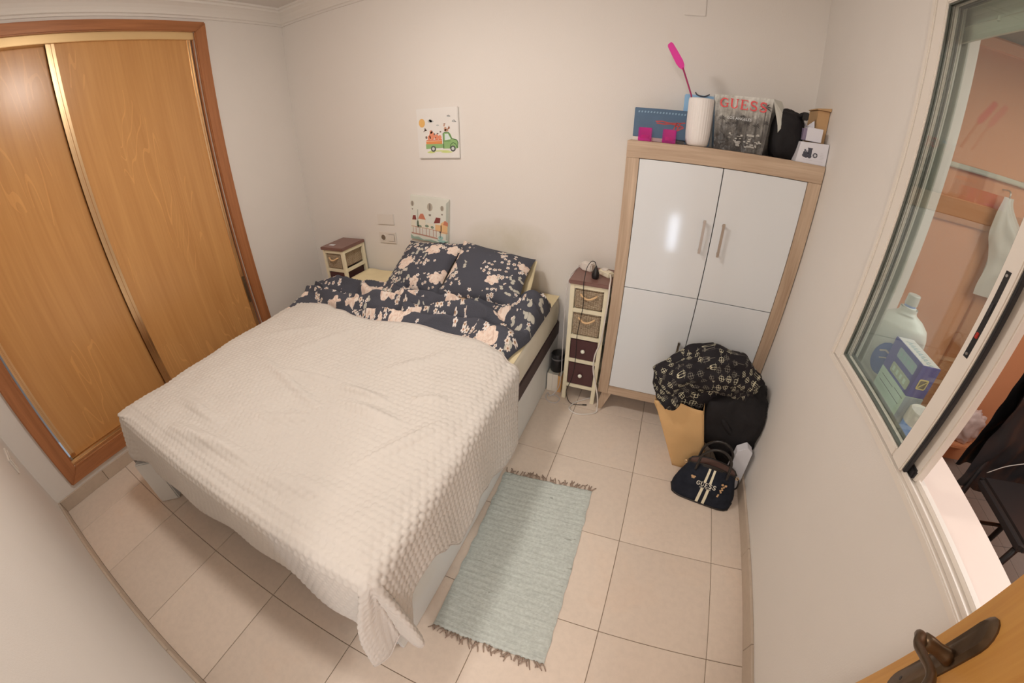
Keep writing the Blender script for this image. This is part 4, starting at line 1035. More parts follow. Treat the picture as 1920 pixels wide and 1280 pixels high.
for x, zt, s_ in ((.195, .195, 1.3), (.105, .145, .6), (.075, .115, .7), (.045, .11, .6), (.125, .12, .8), (.165, .115, .9), (.02, .13, .8), (.205, .13, .7)):
    pol += stroke([(x, .03), (x + .002, zt)], .0022 * s_)
    for k in range(7):
        a = math.radians(-20 + 220 * k / 6); pol.append([(x, zt), (x + .5 * .02 * s_ * math.cos(a) - .003 * math.sin(a), zt + .5 * .02 * s_ * math.sin(a) + .003), (x + .022 * s_ * math.cos(a), zt + .022 * s_ * math.sin(a) - .004 * s_)])
flat('palm_print', pol, gb, DKP, GF @ Matrix.Translation((0, 0, .003)), .0003)
rng = random.Random(3)
flat('skyline_print', [[(x, z), (x + w_, z), (x + w_, z + h_), (x, z + h_)] for x, z, w_, h_ in [(rng.uniform(.05, .19), rng.uniform(.02, .075), rng.uniform(.004, .016), rng.uniform(.002, .008)) for _ in range(40)]], gb, plain('print_light_grey', lin(170, 160, 146), .4), GF @ Matrix.Translation((0, 0, .0033)), .0003)
# fabric blobs
def blob(c, r, amp, seed, n=48, k=28, sq=2.0, floor_=None, shape=None, freq=2.2):
    c = Vector(c)
    def fn(u, v):
        th = 2 * PI * u; ph = PI * v
        f = lambda x: math.copysign(abs(x) ** (2 / sq), x)
        d = Vector((f(math.cos(th)) * f(math.sin(ph)), f(math.sin(th)) * f(math.sin(ph)), f(math.cos(ph))))
        w_ = noise.noise(d * freq + Vector((seed, 0, 0))) + .5 * abs(noise.noise(d * freq * 2.3 + Vector((0, seed, 0)))) - .5 * abs(noise.noise(d * freq * 1.6 + Vector((seed, seed, 3))))
        p = Vector((d.x * r[0], d.y * r[1], d.z * r[2])) * (1 + amp * w_)
        if shape: p = shape(p, d)
        p = p + c
        if floor_ is not None: p.z = max(p.z, floor_)
        return p
    return n, k, fn
BLACKF = plain('black_fabric', (.016, .015, .017), .75, spec=.25, bump=.4, bscale=26.)
n_, k_, fn = blob((3.098, 2.20, ZT + .095), (.072, .065, .112), .11, 4.2, floor_=ZT, freq=1.8, sq=2.6)
bk = thing('pouch', 'black cloth pouch slumped between carrier bag and white toy box', 'pouch', (3.095, 2.21, ZT))
MB().grid(n_, k_, fn).build('body', BLACKF, bk, smooth=True)
MB().tube(spline([(3.12, 2.19, ZT + .17), (3.14, 2.175, ZT + .19), (3.155, 2.165, ZT + .195), (3.160, 2.165, ZT + .18)]), .010, 8).build('strap', BLACKF, bk, smooth=True)
MB().box(3.142, 2.150, ZT + .172, 3.168, 2.172, ZT + .205).build('buckle', BLACK_PL, bk, bevel=.003)
CARD_W = plain('white_carton', lin(226, 214, 208), .5)
tb = thing('toy_box', 'white carton with a printed toy train at the right end of the cabinet', 'box', (3.2, 2.13, ZT))
MB().hexa([(3.132, 2.098, ZT), (3.2625, 2.098, ZT), (3.2625, 2.168, ZT), (3.132, 2.168, ZT)], [(3.142, 2.105, ZT + .084), (3.2625, 2.105, ZT + .090), (3.2625, 2.168, ZT + .090), (3.142, 2.168, ZT + .084)]).build('carton', CARD_W, tb, bevel=.0015)
TF = frame((3.132, 2.0974, ZT), (1, 0, 0), (0, .083, 1))
DG = plain('print_charcoal', lin(66, 64, 70), .6); LG = plain('print_pale', lin(196, 186, 180), .6)
tr_ = [ell(.040, .030, .0085), ell(.055, .030, .0085), ell(.030, .031, .007), [(.026, .036), (.050, .036), (.050, .046), (.026, .046)], [(.045, .036), (.062, .036), (.062, .060), (.045, .060)], [(.043, .060), (.064, .060), (.064, .064), (.043, .064)], [(.030, .046), (.035, .046), (.036, .056), (.029, .056)], [(.038, .046), (.042, .046), (.042, .052), (.038, .052)]]
flat('train_print', tr_, tb, DG, TF)
flat('wheel_print', [ell(.078, .037, .0105)], tb, DG, TF); flat('wheel_hub_print', [ell(.078, .037, .005)] + [[(.078 + math.cos(a) * .004 - .001, .037 + math.sin(a) * .004), (.078 + math.cos(a) * .0095, .037 + math.sin(a) * .0095 - .001), (.078 + math.cos(a) * .0095, .037 + math.sin(a) * .0095 + .001)] for a in [2 * PI * q / 5 for q in range(5)]], tb, LG, TF, .001)
flat('small_print', [[(.10, z), (.10 + w_, z), (.10 + w_, z + .0025), (.10, z + .0025)] for z, w_ in ((.048, .010), (.042, .014), (.036, .015), (.030, .016), (.024, .013))] + [[(.03, .014), (.115, .014), (.115, .0155), (.03, .0155)]], tb, LG, TF)
sb = thing('small_box', 'small open white box stacked on the toy train carton', 'box', (3.2, 2.14, ZT + .091))
MB().box(3.165, 2.125, ZT + .091, 3.232, 2.165, ZT + .146).build('body', CARD_W, sb, bevel=.0015)
MB().add([(3.150, 2.118, ZT + .158), (3.165, 2.125, ZT + .1465), (3.165, 2.165, ZT + .1465), (3.150, 2.16, ZT + .172), (3.205, 2.165, ZT + .1465), (3.20, 2.168, ZT + .178)], [(0, 1, 2, 3), (2, 4, 5)]).build('flap', CARD_W, sb)
MB().box(3.150, 2.128, ZT + .092, 3.1645, 2.164, ZT + .140).build('mauve_insert', plain('mauve_card', lin(120, 104, 118), .6), sb)
kb = thing('cardboard_box', 'tall brown cardboard box standing in the corner on the cabinet', 'box', (3.24, 2.24, ZT))
KR = plain('brown_cardboard', lin(178, 136, 92), .8, var=.03, scale=20.)
MB().box(3.212, 2.178, ZT, 3.2635, 2.30, 1.722).build('carton', KR, kb, bevel=.0015)
MB().hexa([(3.203, 2.165, 1.7225), (3.2635, 2.165, 1.7225), (3.2635, 2.30, 1.7225), (3.207, 2.30, 1.7225)], [(3.203, 2.165, 1.727), (3.2635, 2.165, 1.735), (3.2635, 2.30, 1.735), (3.207, 2.30, 1.727)]).build('lid_flap', KR, kb)

solo(MB().box(2.628, 2.125, ZT, 2.66, 2.19, ZT + .014), 'case', BLACK_PL, 'flat black case on the cabinet between pink candle holder and vase', 'case', bevel=.003)
solo(MB().box(.40, 2.19, .7902, .45, 2.215, .7912), 'paper_slip', plain('paper_white', lin(232, 222, 212), .8), 'small white paper slip on the corner drawer tower', 'paper')
# ------------------------------------------------------------------ on and around the tower by the cabinet
TT = .79
ps = thing('power_strip', 'white power strip end with plugged lead on the drawer tower', 'power strip', (2.36, 2.23, TT))
PF = Matrix.Translation((2.362, 2.235, TT)) @ Matrix.Rotation(math.radians(-38), 4, 'Z')
MB().box(-.045, -.022, 0, .040, .022, .030, PF).build('body', plain('yellowed_plastic', lin(234, 214, 180), .4), ps, bevel=.006)
MB().lathe([(.018, .030), (.018, .036), (.010, .037)], 18, PF @ Matrix.Translation((-.015, 0, 0))).build('plugged_lead', WHITE_PLASTIC, ps, smooth=.6)
wc = spline([(2.388, 2.205, TT + .02), (2.398, 2.150, TT + .012), (2.402, 2.092, TT - .004), (2.404, 2.084, .73), (2.400, 2.080, .60), (2.392, 2.078, .467), (2.372, 2.076, .376), (2.374, 2.072, .285), (2.398, 2.066, .20), (2.425, 2.060, .10), (2.432, 2.055, .03), (2.429, 2.04, .006), (2.382, 2.006, .005), (2.319, 1.990, .005), (2.269, 2.021, .005), (2.288, 2.085, .005), (2.348, 2.145, .005), (2.395, 2.20, .005), (2.395, 2.27, .005)])
MB().tube(wc, .0044, 8).build('cable', WHITE_PLASTIC, ps, smooth=True)
ad = thing('charger', 'white square charger with its lead beside the black plug on the tower', 'charger', (2.25, 2.29, TT))
AF = Matrix.Translation((2.252, 2.275, TT)) @ Matrix.Rotation(math.radians(-22), 4, 'Z')
MB().box(-.036, -.02, .0, .032, .022, .046, AF).build('body', WHITE_PLASTIC, ad, bevel=.006)
MB().box(-.046, -.014, .006, -.0365, .016, .034, AF).build('socket_face', WHITE_PLASTIC, ad, bevel=.003)
wl_ = spline([(2.212, 2.30, TT + .02), (2.190, 2.25, TT + .006), (2.181, 2.13, TT - .004), (2.178, 2.104, .70), (2.172, 2.12, .5), (2.174, 2.13, .3), (2.178, 2.125, .15), (2.165, 2.13, .05), (2.130, 2.10, .006), (2.102, 2.123, .005), (2.104, 2.075, .005), (2.138, 2.041, .005), (2.178, 2.045, .005), (2.19, 2.09, .005), (2.150, 2.115, .005), (2.115, 2.09, .005)])
MB().tube(wl_, .0028, 8).build('cable', plain('grey_cable', lin(190, 176, 164), .5), ad, smooth=True)
bp = thing('plug', 'black plug with thin black lead hanging down the drawer tower front', 'plug', (2.305, 2.16, TT))
MB().lathe([(.014, 0), (.019, .006), (.021, .020), (.018, .036), (.012, .05), (.006, .062), (.004, .070)], 18, Matrix.Translation((2.312, 2.172, TT))).build('body', BLACK_PL, bp, smooth=True)
MB().tube(spline([(2.312, 2.172, TT + .068), (2.305, 2.165, TT + .092), (2.288, 2.15, TT + .098), (2.272, 2.125, TT + .07), (2.268, 2.100, TT + .015), (2.268, 2.092, TT - .02), (2.276, 2.088, .67), (2.268, 2.086, .574), (2.258, 2.088, .464), (2.262, 2.09, .33), (2.256, 2.085, .20), (2.226, 2.10, .08), (2.222, 2.13, .02), (2.240, 2.10, .005), (2.262, 2.075, .005), (2.291, 2.068, .005), (2.340, 2.082, .005)]), .0021, 6).build('lead', BLACK_PL, bp, smooth=True)
MB().tube([(2.338, 2.0815, .006), (2.362, 2.088, .006)], .004, 8).build('jack', BLACK_PL, bp, smooth=True)
def book(x, w_, h, d, mat, label, y=2.155):
    t = thing('book', label, 'book', (x + w_ / 2, y + d / 2, 0), 0., 'books on the floor beside the bed')
    MB().box(x, y, 0, x + .003, y + d, h).box(x + w_ - .003, y, 0, x + w_, y + d, h).box(x + .003, y, 0, x + w_ - .003, y + .003, h).build('cover', mat, t)
    MB().box(x + .0031, y + .0031, .003, x + w_ - .0031, y + d - .004, h - .003).build('pages', plain('paper', lin(226, 214, 190), .9), t)
book(2.084, .034, .132, .16, plain('white_book', lin(226, 208, 184), .6), 'white-spined book on the floor touching the bed base')
book(2.119, .034, .130, .16, plain('cream_book', lin(232, 212, 188), .6), 'cream-spined book between the white one and the orange one')
book(2.154, .022, .126, .14, plain('orange_book', lin(212, 156, 96), .6), 'orange-spined book on the floor nearest the drawer tower')
sp_ = thing('speaker', 'small black speaker standing on the upright books beside the bed', 'speaker', (2.132, 2.22, .1325))
MB().lathe([(.040, 0), (.043, .004), (.043, .118), (.040, .124), (.034, .126)], 24, Matrix.Translation((2.130, 2.215, .1325))).build('body', BLACK_PL, sp_, smooth=.7)
MB().lathe([(.0436, .088), (.0436, .098)], 24, Matrix.Translation((2.130, 2.215, .1325)), False).build('band', plain('grey_band', (.16, .16, .17), .25), sp_, smooth=True)

# ------------------------------------------------------------------ bags in front of the cabinet
KRAFT = plain('kraft_paper', lin(204, 158, 104), .75, var=.03, scale=14., bump=.3, bscale=9.)
kbag = thing('paper_bag', 'tall kraft paper bag leaning in front of the cabinet, stuffed with clothes', 'bag', (2.98, 1.85, 0))
B0 = [(2.905, 1.765), (3.075, 1.755), (3.085, 1.90), (2.915, 1.905)]; B1 = [(2.722, 1.752), (2.958, 1.765), (2.965, 1.885), (2.735, 1.885)]
def kside(i):
    a0, a1, b0, b1 = B0[i], B0[(i + 1) % 4], B1[i], B1[(i + 1) % 4]
    def fn(u, v):
        p = lerp(Vector(a0), Vector(a1), u) * (1 - v) + lerp(Vector(b0), Vector(b1), u) * v
        q = .006 * noise.noise(Vector((u * 3 + i * 7, v * 4, 1))) * math.sin(PI * u)
        return Vector((p.x, p.y + q, .002 + v * .405 + .012 * math.sin(PI * u * 1.5) * sstep(.85, 1, v)))
    return fn
for i, nm in enumerate(('front_panel', 'side_gusset', 'back_panel', 'side_gusset')):
    o = MB().grid(14, 18, kside(i)).build(nm, KRAFT, kbag, smooth=True)
    md = o.modifiers.new('thick', 'SOLIDIFY'); md.thickness = .0015
MB().add([(*p, .003) for p in B0], [(0, 1, 2, 3)]).build('bottom', KRAFT, kbag)
MB().add([(2.722, 1.80, .40), (2.735, 1.885, .40), (2.732, 1.885, .475), (2.722, 1.83, .478)], [(0, 1, 2, 3)]).build('handle_strip', KRAFT, kbag)
def emblem_mat():
    t = NT('black_emblem_print'); t.set(.7, spec=.2)
    uvn = t.add('ShaderNodeUVMap'); uv = uvn.outputs[0]
    mp = t.add('ShaderNodeMapping'); t.link(uv, mp.inputs['Vector']); mp.inputs['Scale'].default_value = (15, 15, 15)
    vo = t.add('ShaderNodeTexVoronoi', voronoi_dimensions='2D'); vo.inputs['Scale'].default_value = 1.; vo.inputs['Randomness'].default_value = .6; t.link(mp.outputs[0], vo.inputs['Vector'])
    d = t.add('ShaderNodeVectorMath', operation='SUBTRACT'); t.link(mp.outputs[0], d.inputs[0]); t.link(vo.outputs['Position'], d.inputs[1])
    sp = t.add('ShaderNodeSeparateXYZ'); t.link(d.outputs[0], sp.inputs[0])
    ax, ay = t.math('ABSOLUTE', sp.outputs[0]), t.math('ABSOLUTE', sp.outputs[1])
    # four rings in a quatrefoil with a small core
    dx, dy = t.math('SUBTRACT', ax, .115), t.math('SUBTRACT', ay, .115)
    r = t.math('SQRT', t.math('ADD', t.math('MULTIPLY', dx, dx), t.math('MULTIPLY', dy, dy)))
    ring = t.math('LESS_THAN', t.math('ABSOLUTE', t.math('SUBTRACT', r, .125)), .022)
    core = t.math('LESS_THAN', t.math('ADD', ax, ay), .07)
    bars = t.math('MULTIPLY', t.math('LESS_THAN', t.math('MINIMUM', ax, ay), .016), t.math('LESS_THAN', t.math('ADD', ax, ay), .42))
    mk = t.math('MAXIMUM', t.math('MAXIMUM', ring, core), bars)
    rc_ = t.add('ShaderNodeSeparateColor'); t.link(vo.outputs['Color'], rc_.inputs[0])
    gold = t.mix(t.math('GREATER_THAN', rc_.outputs[0], .4), lin(112, 102, 88), lin(188, 174, 142))
    t.color(t.mix(mk, (.020, .018, .022), gold)); t.bump(t.noise(uv, 12., 3), .5, .01); return t.m
EMB = emblem_mat()
coat = thing('scarf', 'black scarf with pale gold emblem print heaped over the paper bag', 'scarf', (2.96, 1.86, .40))
def scarf_fn(u, v):
    # arch of bunched cloth: u along the length, v around the section
    pts = [(2.755, 1.815, .395), (2.785, 1.815, .47), (2.85, 1.83, .545), (2.95, 1.855, .580), (3.05, 1.865, .575), (3.12, 1.855, .535), (3.15, 1.84, .49)]
    k = u * (len(pts) - 1); i = min(int(k), len(pts) - 2); f = sstep(0, 1, k - i) * .5 + (k - i) * .5
    c = Vector(pts[i]).lerp(Vector(pts[i + 1]), f)
    tv = (Vector(pts[min(i + 1, 6)]) - Vector(pts[max(i - 1, 0)])).normalized() if i else Vector((.6, 0, .8))
    R = .045 + .070 * math.sin(PI * min(1, u * .8 + .12)) ** .8
    R *= sstep(-.02, .05, u) * sstep(1.0, .93, u) ** .6 if u > .5 else sstep(-.04, .04, u)
    a = 2 * PI * v; side = Vector((0, -1, 0)); up = side.cross(tv).normalized()
    if up.z < 0 and u > .3 and u < .75: up = -up
    w_ = 1 + .30 * noise.noise(Vector((u * 6, math.cos(a) * 1.4, math.sin(a) * 1.4))) + .20 * abs(noise.noise(Vector((u * 5 + 4, math.cos(a) * 3.5, math.sin(a) * 3.5)))) * 2 - .12
    d = side * math.cos(a) * .95 + (-tv.cross(side)) * math.sin(a)
    p = c + d * R * w_
    p.z = max(p.z, .36)
    p.x = min(p.x, 3.25)
    p.y = min(p.y, 2.07)
    return p
cloth('folds', 90, 56, scarf_fn, EMB, coat, (1.25, 1.0))
n_, k_, fn = blob((2.875, 1.83, .45), (.135, .055, .11), .16, 2.5, freq=3., floor_=.33)
m = MB().grid(n_, k_, fn); uv_ = [(.3 + .75 * i / n_, .4 + .36 * j / k_) for j in range(k_ + 1) for i in range(n_ + 1)]
m.build('stuffed_end', EMB, coat, smooth=True, uv=uv_)
bc_ = thing('black_coat', 'black coat slumped between paper bag and window wall under the scarf', 'coat', (3.12, 1.88, 0))
def coat_shape(p, d):
    z01 = (p.z + .25) / .5
    k = lerp(.66, 1.08, sstep(0, .75, z01)); return Vector((p.x * k + .085 * sstep(.6, .0, z01), p.y * lerp(.72, 1, sstep(0, .6, z01)), p.z))
n_, k_, fn = blob((3.125, 1.885, .265), (.185, .145, .27), .13, 7.7, n=72, k=48, sq=2.5, floor_=.001, shape=coat_shape, freq=2.0)
fn0 = fn
def fn(u, v):
    p = fn0(u, v); p.x = min(p.x, 3.262 - .004 * noise.noise(p * 9)); p.x = max(p.x, 2.972 + .02 * (.4 - p.z)) if p.z > .02 else max(p.x, 3.09); p.y = min(p.y, 2.08); return p
MB().grid(n_, k_, fn).build('body', BLACKF, bc_, smooth=True)
m = MB()
for k in range(4):
    x0_, z0_ = 3.03 + .06 * k, .40 - .04 * k
    m.tube(spline([(x0_, 1.775 + .01 * k, z0_), (x0_ + .05, 1.752 + .012 * k, z0_ - .05), (x0_ + .10, 1.762 + .012 * k, z0_ - .11), (min(3.25, x0_ + .13), 1.80, z0_ - .2)]), lambda t: .014 * math.sin(PI * (.08 + .84 * t)) + .002, 8)
m.build('fold', BLACKF, bc_, smooth=True)
wbag = thing('white_bag', 'narrow white paper bag standing upright behind the handbag', 'bag', (3.2, 1.72, 0))
MB().prism([(3.165, .002), (3.252, .002), (3.238, .262), (3.205, .288), (3.165, .255)], 0, .045, Matrix(((1, 0, 0, 0), (0, 0, 1, 1.694), (0, 1, 0, 0), (0, 0, 0, 1)))).build('body', plain('white_paper', lin(224, 214, 208), .7), wbag, bevel=.002)
# handbag
HB = thing('handbag', 'navy suede handbag with two cream stripes, front-most of the bags', 'handbag', (3.062, 1.618, 0), math.radians(-10.2))
NAVY = plain('navy_suede', (.020, .024, .036), .9, spec=.15, var=.25, scale=24., bump=.3, bscale=200.)
LEATH = plain('black_leather', (.016, .014, .014), .35, bump=.2, bscale=160.)
GOLDM = plain('pale_gold', (.83, .62, .40), .28, 1.0)
STRIPE = plain('cream_stripe', lin(222, 206, 172), .7)
def hb_pt(u, v, side):
    """u -1..1 along the width, v 0..1 height; front (side -1) and back (side +1) surfaces"""
    w_ = lerp(.156, .118, sstep(.1, 1., v)) ; d = lerp(.068, .024, v ** .9)
    ed = (1 - abs(u) ** 5) ** .35 if abs(u) < 1 else 0
    bul = .012 * math.sin(PI * v) * (1 - u * u)
    return Vector((u * w_, side * (d * ed + bul * ed) + .012 * v, .006 + v * (.205 - .028 * abs(u) ** 2.2)))
for sd, nm in ((-1, 'front_panel'), (1, 'back_panel')):
    MB().grid(28, 16, lambda u, v, s=sd: hb_pt((2 * u - 1) * -s, v, s)).build(nm, NAVY, HB, smooth=True, local=True)
MB().add([hb_pt(-1 + 2 * k / 20, 0, -1) for k in range(21)] + [hb_pt(1 - 2 * k / 20, 0, 1) for k in range(1, 20)], [tuple(reversed(range(40)))]).build('base', LEATH, HB, local=True)
MB().tube([hb_pt(-1 + 2 * k / 20, .0, -1) + Vector((0, 0, .0)) for k in range(21)], .005, 8).build('bottom_piping', LEATH, HB, local=True, smooth=True)
def strip(name, u0, u1, v0, v1, mat, off=.0015, n=10):
    def fn(u, v): 
        p = hb_pt(lerp(u0, u1, u), lerp(v0, v1, v), -1); return p + Vector((0, -off - .0005, 0))
    return MB().grid(3, n, fn).build(name, mat, HB, local=True, smooth=True)
for u0, u1 in ((-.135, -.045), (.065, .155)):
    strip('stripe', u0, u1, .60, .94, STRIPE); strip('stripe', u0, u1, .02, .445, STRIPE)
strip('top_trim', -.98, .98, .955, 1.0, LEATH, .002)
MB().tube([hb_pt(-1 + 2 * k / 20, 1.0, -1) for k in range(21)], .0035, 8).build('zip_edge', LEATH, HB, local=True, smooth=True)
MB().tube([hb_pt(-1 + 2 * k / 20, 1.0, 1) for k in range(21)], .0035, 8).build('zip_edge', LEATH, HB, local=True, smooth=True)
ztop = []
MB().grid(20, 4, lambda u, v: hb_pt(2 * u - 1, 1.0, -1).lerp(hb_pt(2 * u - 1, 1.0, 1), v) + Vector((0, 0, -.010 * math.sin(PI * v)))).build('lining', plain('brown_lining', (.11, .06, .05), .7), HB, local=True, smooth=True)
for sd in (-1, 1):
    y = hb_pt(0, 1, sd).y; pts = []
    lx = .076
    b = hb_pt(-.62, .86, sd); e = hb_pt(.62, .86, sd)
    arcp = [(b.x, b.y + sd * .004, b.z), (b.x, b.y + sd * .004, .20)] + [(-lx * math.cos(math.radians(a)), y + sd * .006 + .004, .215 + .105 * math.sin(math.radians(a))) for a in range(20, 170, 15)] + [(e.x, e.y + sd * .004, .20), (e.x, e.y + sd * .004, e.z)]
    MB().tube(spline(arcp, 4), .0065, 10).build('handle', LEATH, HB, local=True, smooth=True)
HFm = frame(hb_pt(0, .525, -1) + Vector((0, -.0035, 0)), (1, 0, 0), (0, .21, 1))
serif('name_lettering', 'GUESS', Matrix(WORLD[HB.name]) @ HFm @ Matrix.Translation((-.048, -.004, .0)), HB, plain('cream_metal', lin(236, 220, 196), .4), .0235, .0195, .0178, .002)
put('small_lettering', 'NEW YORK', .0105, .0, -.013, plain('cream_metal', (.6, .5, .4), .4), Matrix(WORLD[HB.name]) @ HFm, HB)
HG = lambda u, v: frame(hb_pt(u, v, -1) + Vector((0, -.003, 0)), (1, 0, 0), (0, .21, 1))
flat('butterfly_charm', [ell(-.006, .003, .006, .0045), ell(.006, .003, .006, .0045), ell(-.004, -.005, .004), ell(.004, -.005, .004), ell(0, -.001, .002, .007)], HB, GOLDM, Matrix(WORLD[HB.name]) @ HG(-.55, .66), .002)
ch = flat('charm', [ell(-.008, .022, .006), ell(.007, .024, .006)] + [ell(.000 + .003 * (-1) ** k, .012 - .008 * k, .0045, .005) for k in range(5)] + [[(-.005, -.034), (.003, -.034), (.003, -.052), (-.005, -.052)]], HB, GOLDM, Matrix(WORLD[HB.name]) @ HG(.56, .60) @ Matrix.Rotation(-.12, 4, 'Z'), .003)
for u in (-1, 1):
    MB().lathe([(.009, -.002), (.009, .002), (.006, .002), (.006, -.002)], 16, Matrix.Translation((u * .126, .008, .168)) @ Matrix.Rotation(PI / 2, 4, 'X'), False).build('ring', GOLDM, HB, local=True, smooth=True)
MB().tube(spline([(.126, .012, .172), (.140, .015, .150), (.150, .03, .09), (.140, .05, .04)]), .004, 8).build('strap_tab', LEATH, HB, local=True, smooth=True)

# ------------------------------------------------------------------ on the outer sill and in the gallery
SZ = .8755
jug = thing('detergent_jug', 'large white detergent jug with clear cap on the outer window sill', 'jug', (3.468, 1.525, SZ))
JM = plain('white_hdpe', (.80, .82, .76), .35)
JF = Matrix.Translation((3.468, 1.525, SZ)) @ Matrix.Rotation(math.radians(-34), 4, 'Z')
def jug_fn(u, v):
    a = 2 * PI * u
    prof_ = [(0, .0), (.9, .0), (1.0, .02), (1.0, .12), (1.0, .165), (.97, .19), (.86, .218), (.62, .240), (.36, .254), (.30, .262), (.30, .275)]
    k = v * (len(prof_) - 1); i = min(int(k), len(prof_) - 2); r, z = [lerp(x, y, k - i) for x, y in zip(prof_[i], prof_[i + 1])]
    s_ = lambda x: math.copysign(abs(x) ** .8, x)
    x = .098 * r * s_(math.cos(a)) ; y = .058 * r * s_(math.sin(a)) if r > .4 else .078 * r * math.sin(a)
    # handle recess on the right shoulder
    d = math.exp(-(((z - .15) / .035) ** 2)) * math.exp(-((math.cos(a) - .75) / .35) ** 2)
    y *= 1 - .55 * d
    return JF @ Vector((x, y, z))
MB().grid(48, 40, jug_fn).build('body', JM, jug, smooth=True)
CLEAR = plain('translucent_cap', (.62, .64, .60), .2); 
MB().lathe([(.0225, .262), (.0235, .268), (.0235, .277), (.021, .279)], 24, JF).build('collar', JM, jug, smooth=.6)
MB().lathe([(.019, .275), (.019, .288), (.0185, .288)], 24, JF).build('blue_neck', plain('pale_blue_plastic', lin(150, 170, 210), .3), jug, smooth=.6)
MB().lathe([(.0215, .286), (.0205, .318), (.0185, .320)], 24, JF).build('cap', CLEAR, jug, smooth=.6)
flat('label', [ell(0, 0, .045, .06)], jug, plain('blue_label', lin(76, 108, 160), .4), JF @ Matrix.Translation((0, -.0585, .10)) @ Matrix.Rotation(PI / 2, 4, 'X'), .001)
flat('label_print', stroke([(-.028, .012), (-.01, .02), (.01, .012), (.03, .018)], .006) + stroke([(-.02, -.012), (.0, -.004), (.02, -.012)], .004), jug, WHITE_PLASTIC, JF @ Matrix.Translation((0, -.0597, .11)) @ Matrix.Rotation(PI / 2, 4, 'X'), .001)
wbx = thing('detergent_box', 'blue and pale green detergent box on the sill against the glass', 'box', (3.432, 1.34, SZ))
X0_, X1_, Y0_, Y1_, H_ = 3.412, 3.474, 1.266, 1.440, .203
BLUE_B = plain('violet_blue_card', lin(72, 74, 134), .4); PALE_B = plain('pale_green_card', lin(196, 206, 178), .45)
bx_ = MB(); bx_.box(X0_, Y0_, SZ, X1_, Y1_, SZ + .098); bx_.build('lower_carton', PALE_B, wbx, bevel=.001)
MB().box(X0_, Y0_, SZ + .0985, X1_, Y1_, SZ + H_).build('upper_carton', BLUE_B, wbx, bevel=.001)
MB().box(X0_ + .004, Y0_ + .004, SZ + H_, X1_ - .002, Y1_ - .004, SZ + H_ + .0008).build('white_top', plain('white_card', (.78, .76, .74), .5), wbx)
FFm = frame((X0_ - .0004, Y1_, SZ), (0, -1, 0), (0, 0, 1))
gp = plain('print_grey_green', lin(150, 164, 160), .5); gp2 = plain('print_olive', lin(168, 170, 138), .5); bkp = plain('print_black', lin(60, 62, 56), .5); tl = plain('print_teal', lin(84, 120, 124), .5)
def rrect(x0, y0, x1, y1, r=.006): return [p for cx_, cy_, a in ((x1 - r, y1 - r, 0), (x0 + r, y1 - r, 90), (x0 + r, y0 + r, 180), (x1 - r, y0 + r, 270)) for p in ell(cx_, cy_, r, r, 4, a, a + 90)]
flat('info_panel', [rrect(.045, .158, .155, .190)], wbx, gp, FFm); flat('info_panel', [rrect(.045, .108, .160, .140)], wbx, gp2, FFm)
flat('info_icon', [ell(.065 + .024 * k, .174, .007) for k in range(4)], wbx, tl, FFm, .001)
flat('info_icon', [[(.056 + .024 * k, .116), (.068 + .024 * k, .116), (.068 + .024 * k, .131), (.056 + .024 * k, .131)] for k in range(4)], wbx, PALE_B, FFm, .001)
flat('text_line', [[(.02, .078), (.10, .078), (.10, .0795), (.02, .0795)], [(.02, .058), (.16, .058), (.16, .0595), (.02, .0595)], [(.11, .082), (.165, .082), (.165, .0835), (.11, .0835)]], wbx, bkp, FFm)
flat('pictogram', [rrect(.018 + .014 * k, .010 + .0 * k, .029 + .014 * k, .024, .002) for k in range(3)] + [rrect(.105 + .014 * k, .012, .115 + .014 * k, .024, .002) for k in range(4)], wbx, bkp, FFm)
FS = frame((X0_, Y0_ - .0004, SZ), (1, 0, 0), (0, 0, 1))
flat('grey_side', [[(0, 0), (X1_ - X0_, 0), (X1_ - X0_, .097), (0, .097)]], wbx, plain('grey_card', lin(160, 164, 160), .5), FS, .0003)
flat('emblem', [rrect(.014, .128, .046, .162, .005)], wbx, plain('print_gold', lin(214, 190, 120), .4), FS); flat('emblem_centre', [rrect(.018, .132, .042, .158, .003)], wbx, plain('print_bronze', lin(104, 92, 74), .4), FS, .001)
flat('emblem_slash', stroke([(.019, .134), (.041, .156)], .003), wbx, plain('print_gold', lin(214, 190, 120), .4), FS, .0014)
FTp = frame((X0_ + .004, Y1_ - .01, SZ + H_ + .0009), (0, -1, 0), (1, 0, 0))
flat('top_print', [q for k in range(9) for q in stroke([(.02 + .016 * k, .016), (.026 + .016 * k, .036), (.032 + .016 * k, .018)], .003)], wbx, gp, FTp, .0006)
PLASTIC = NT('clear_film'); PLASTIC.set(.15, spec=.6); PLASTIC.color((.60, .55, .50)); PLASTIC.b.inputs['Alpha'].default_value = .6
n_, k_, fn = blob((3.498, 1.195, SZ + .075), (.04, .05, .085), .25, 3.1, floor_=SZ)
pk = thing('plastic_pack', 'crumpled clear plastic pack on the sill beside the detergent box', 'pack'  , (3.485, 1.19, SZ))
MB().grid(n_, k_, fn).build('film', PLASTIC.m, pk, smooth=False)
tub = thing('tub', 'white lidded tub with blue lower half on the sill behind the sash', 'tub', (3.412, 1.172, SZ))
MB().lathe([(.032, 0), (.035, .004), (.035, .076)], 24, Matrix.Translation((3.412, 1.172, SZ))).build('body', plain('tub_blue', lin(140, 164, 206), .35), tub, smooth=.7)
MB().lathe([(.037, .076), (.037, .112), (.033, .117)], 24, Matrix.Translation((3.412, 1.172, SZ))).build('lid', WHITE_PLASTIC, tub, smooth=.7)
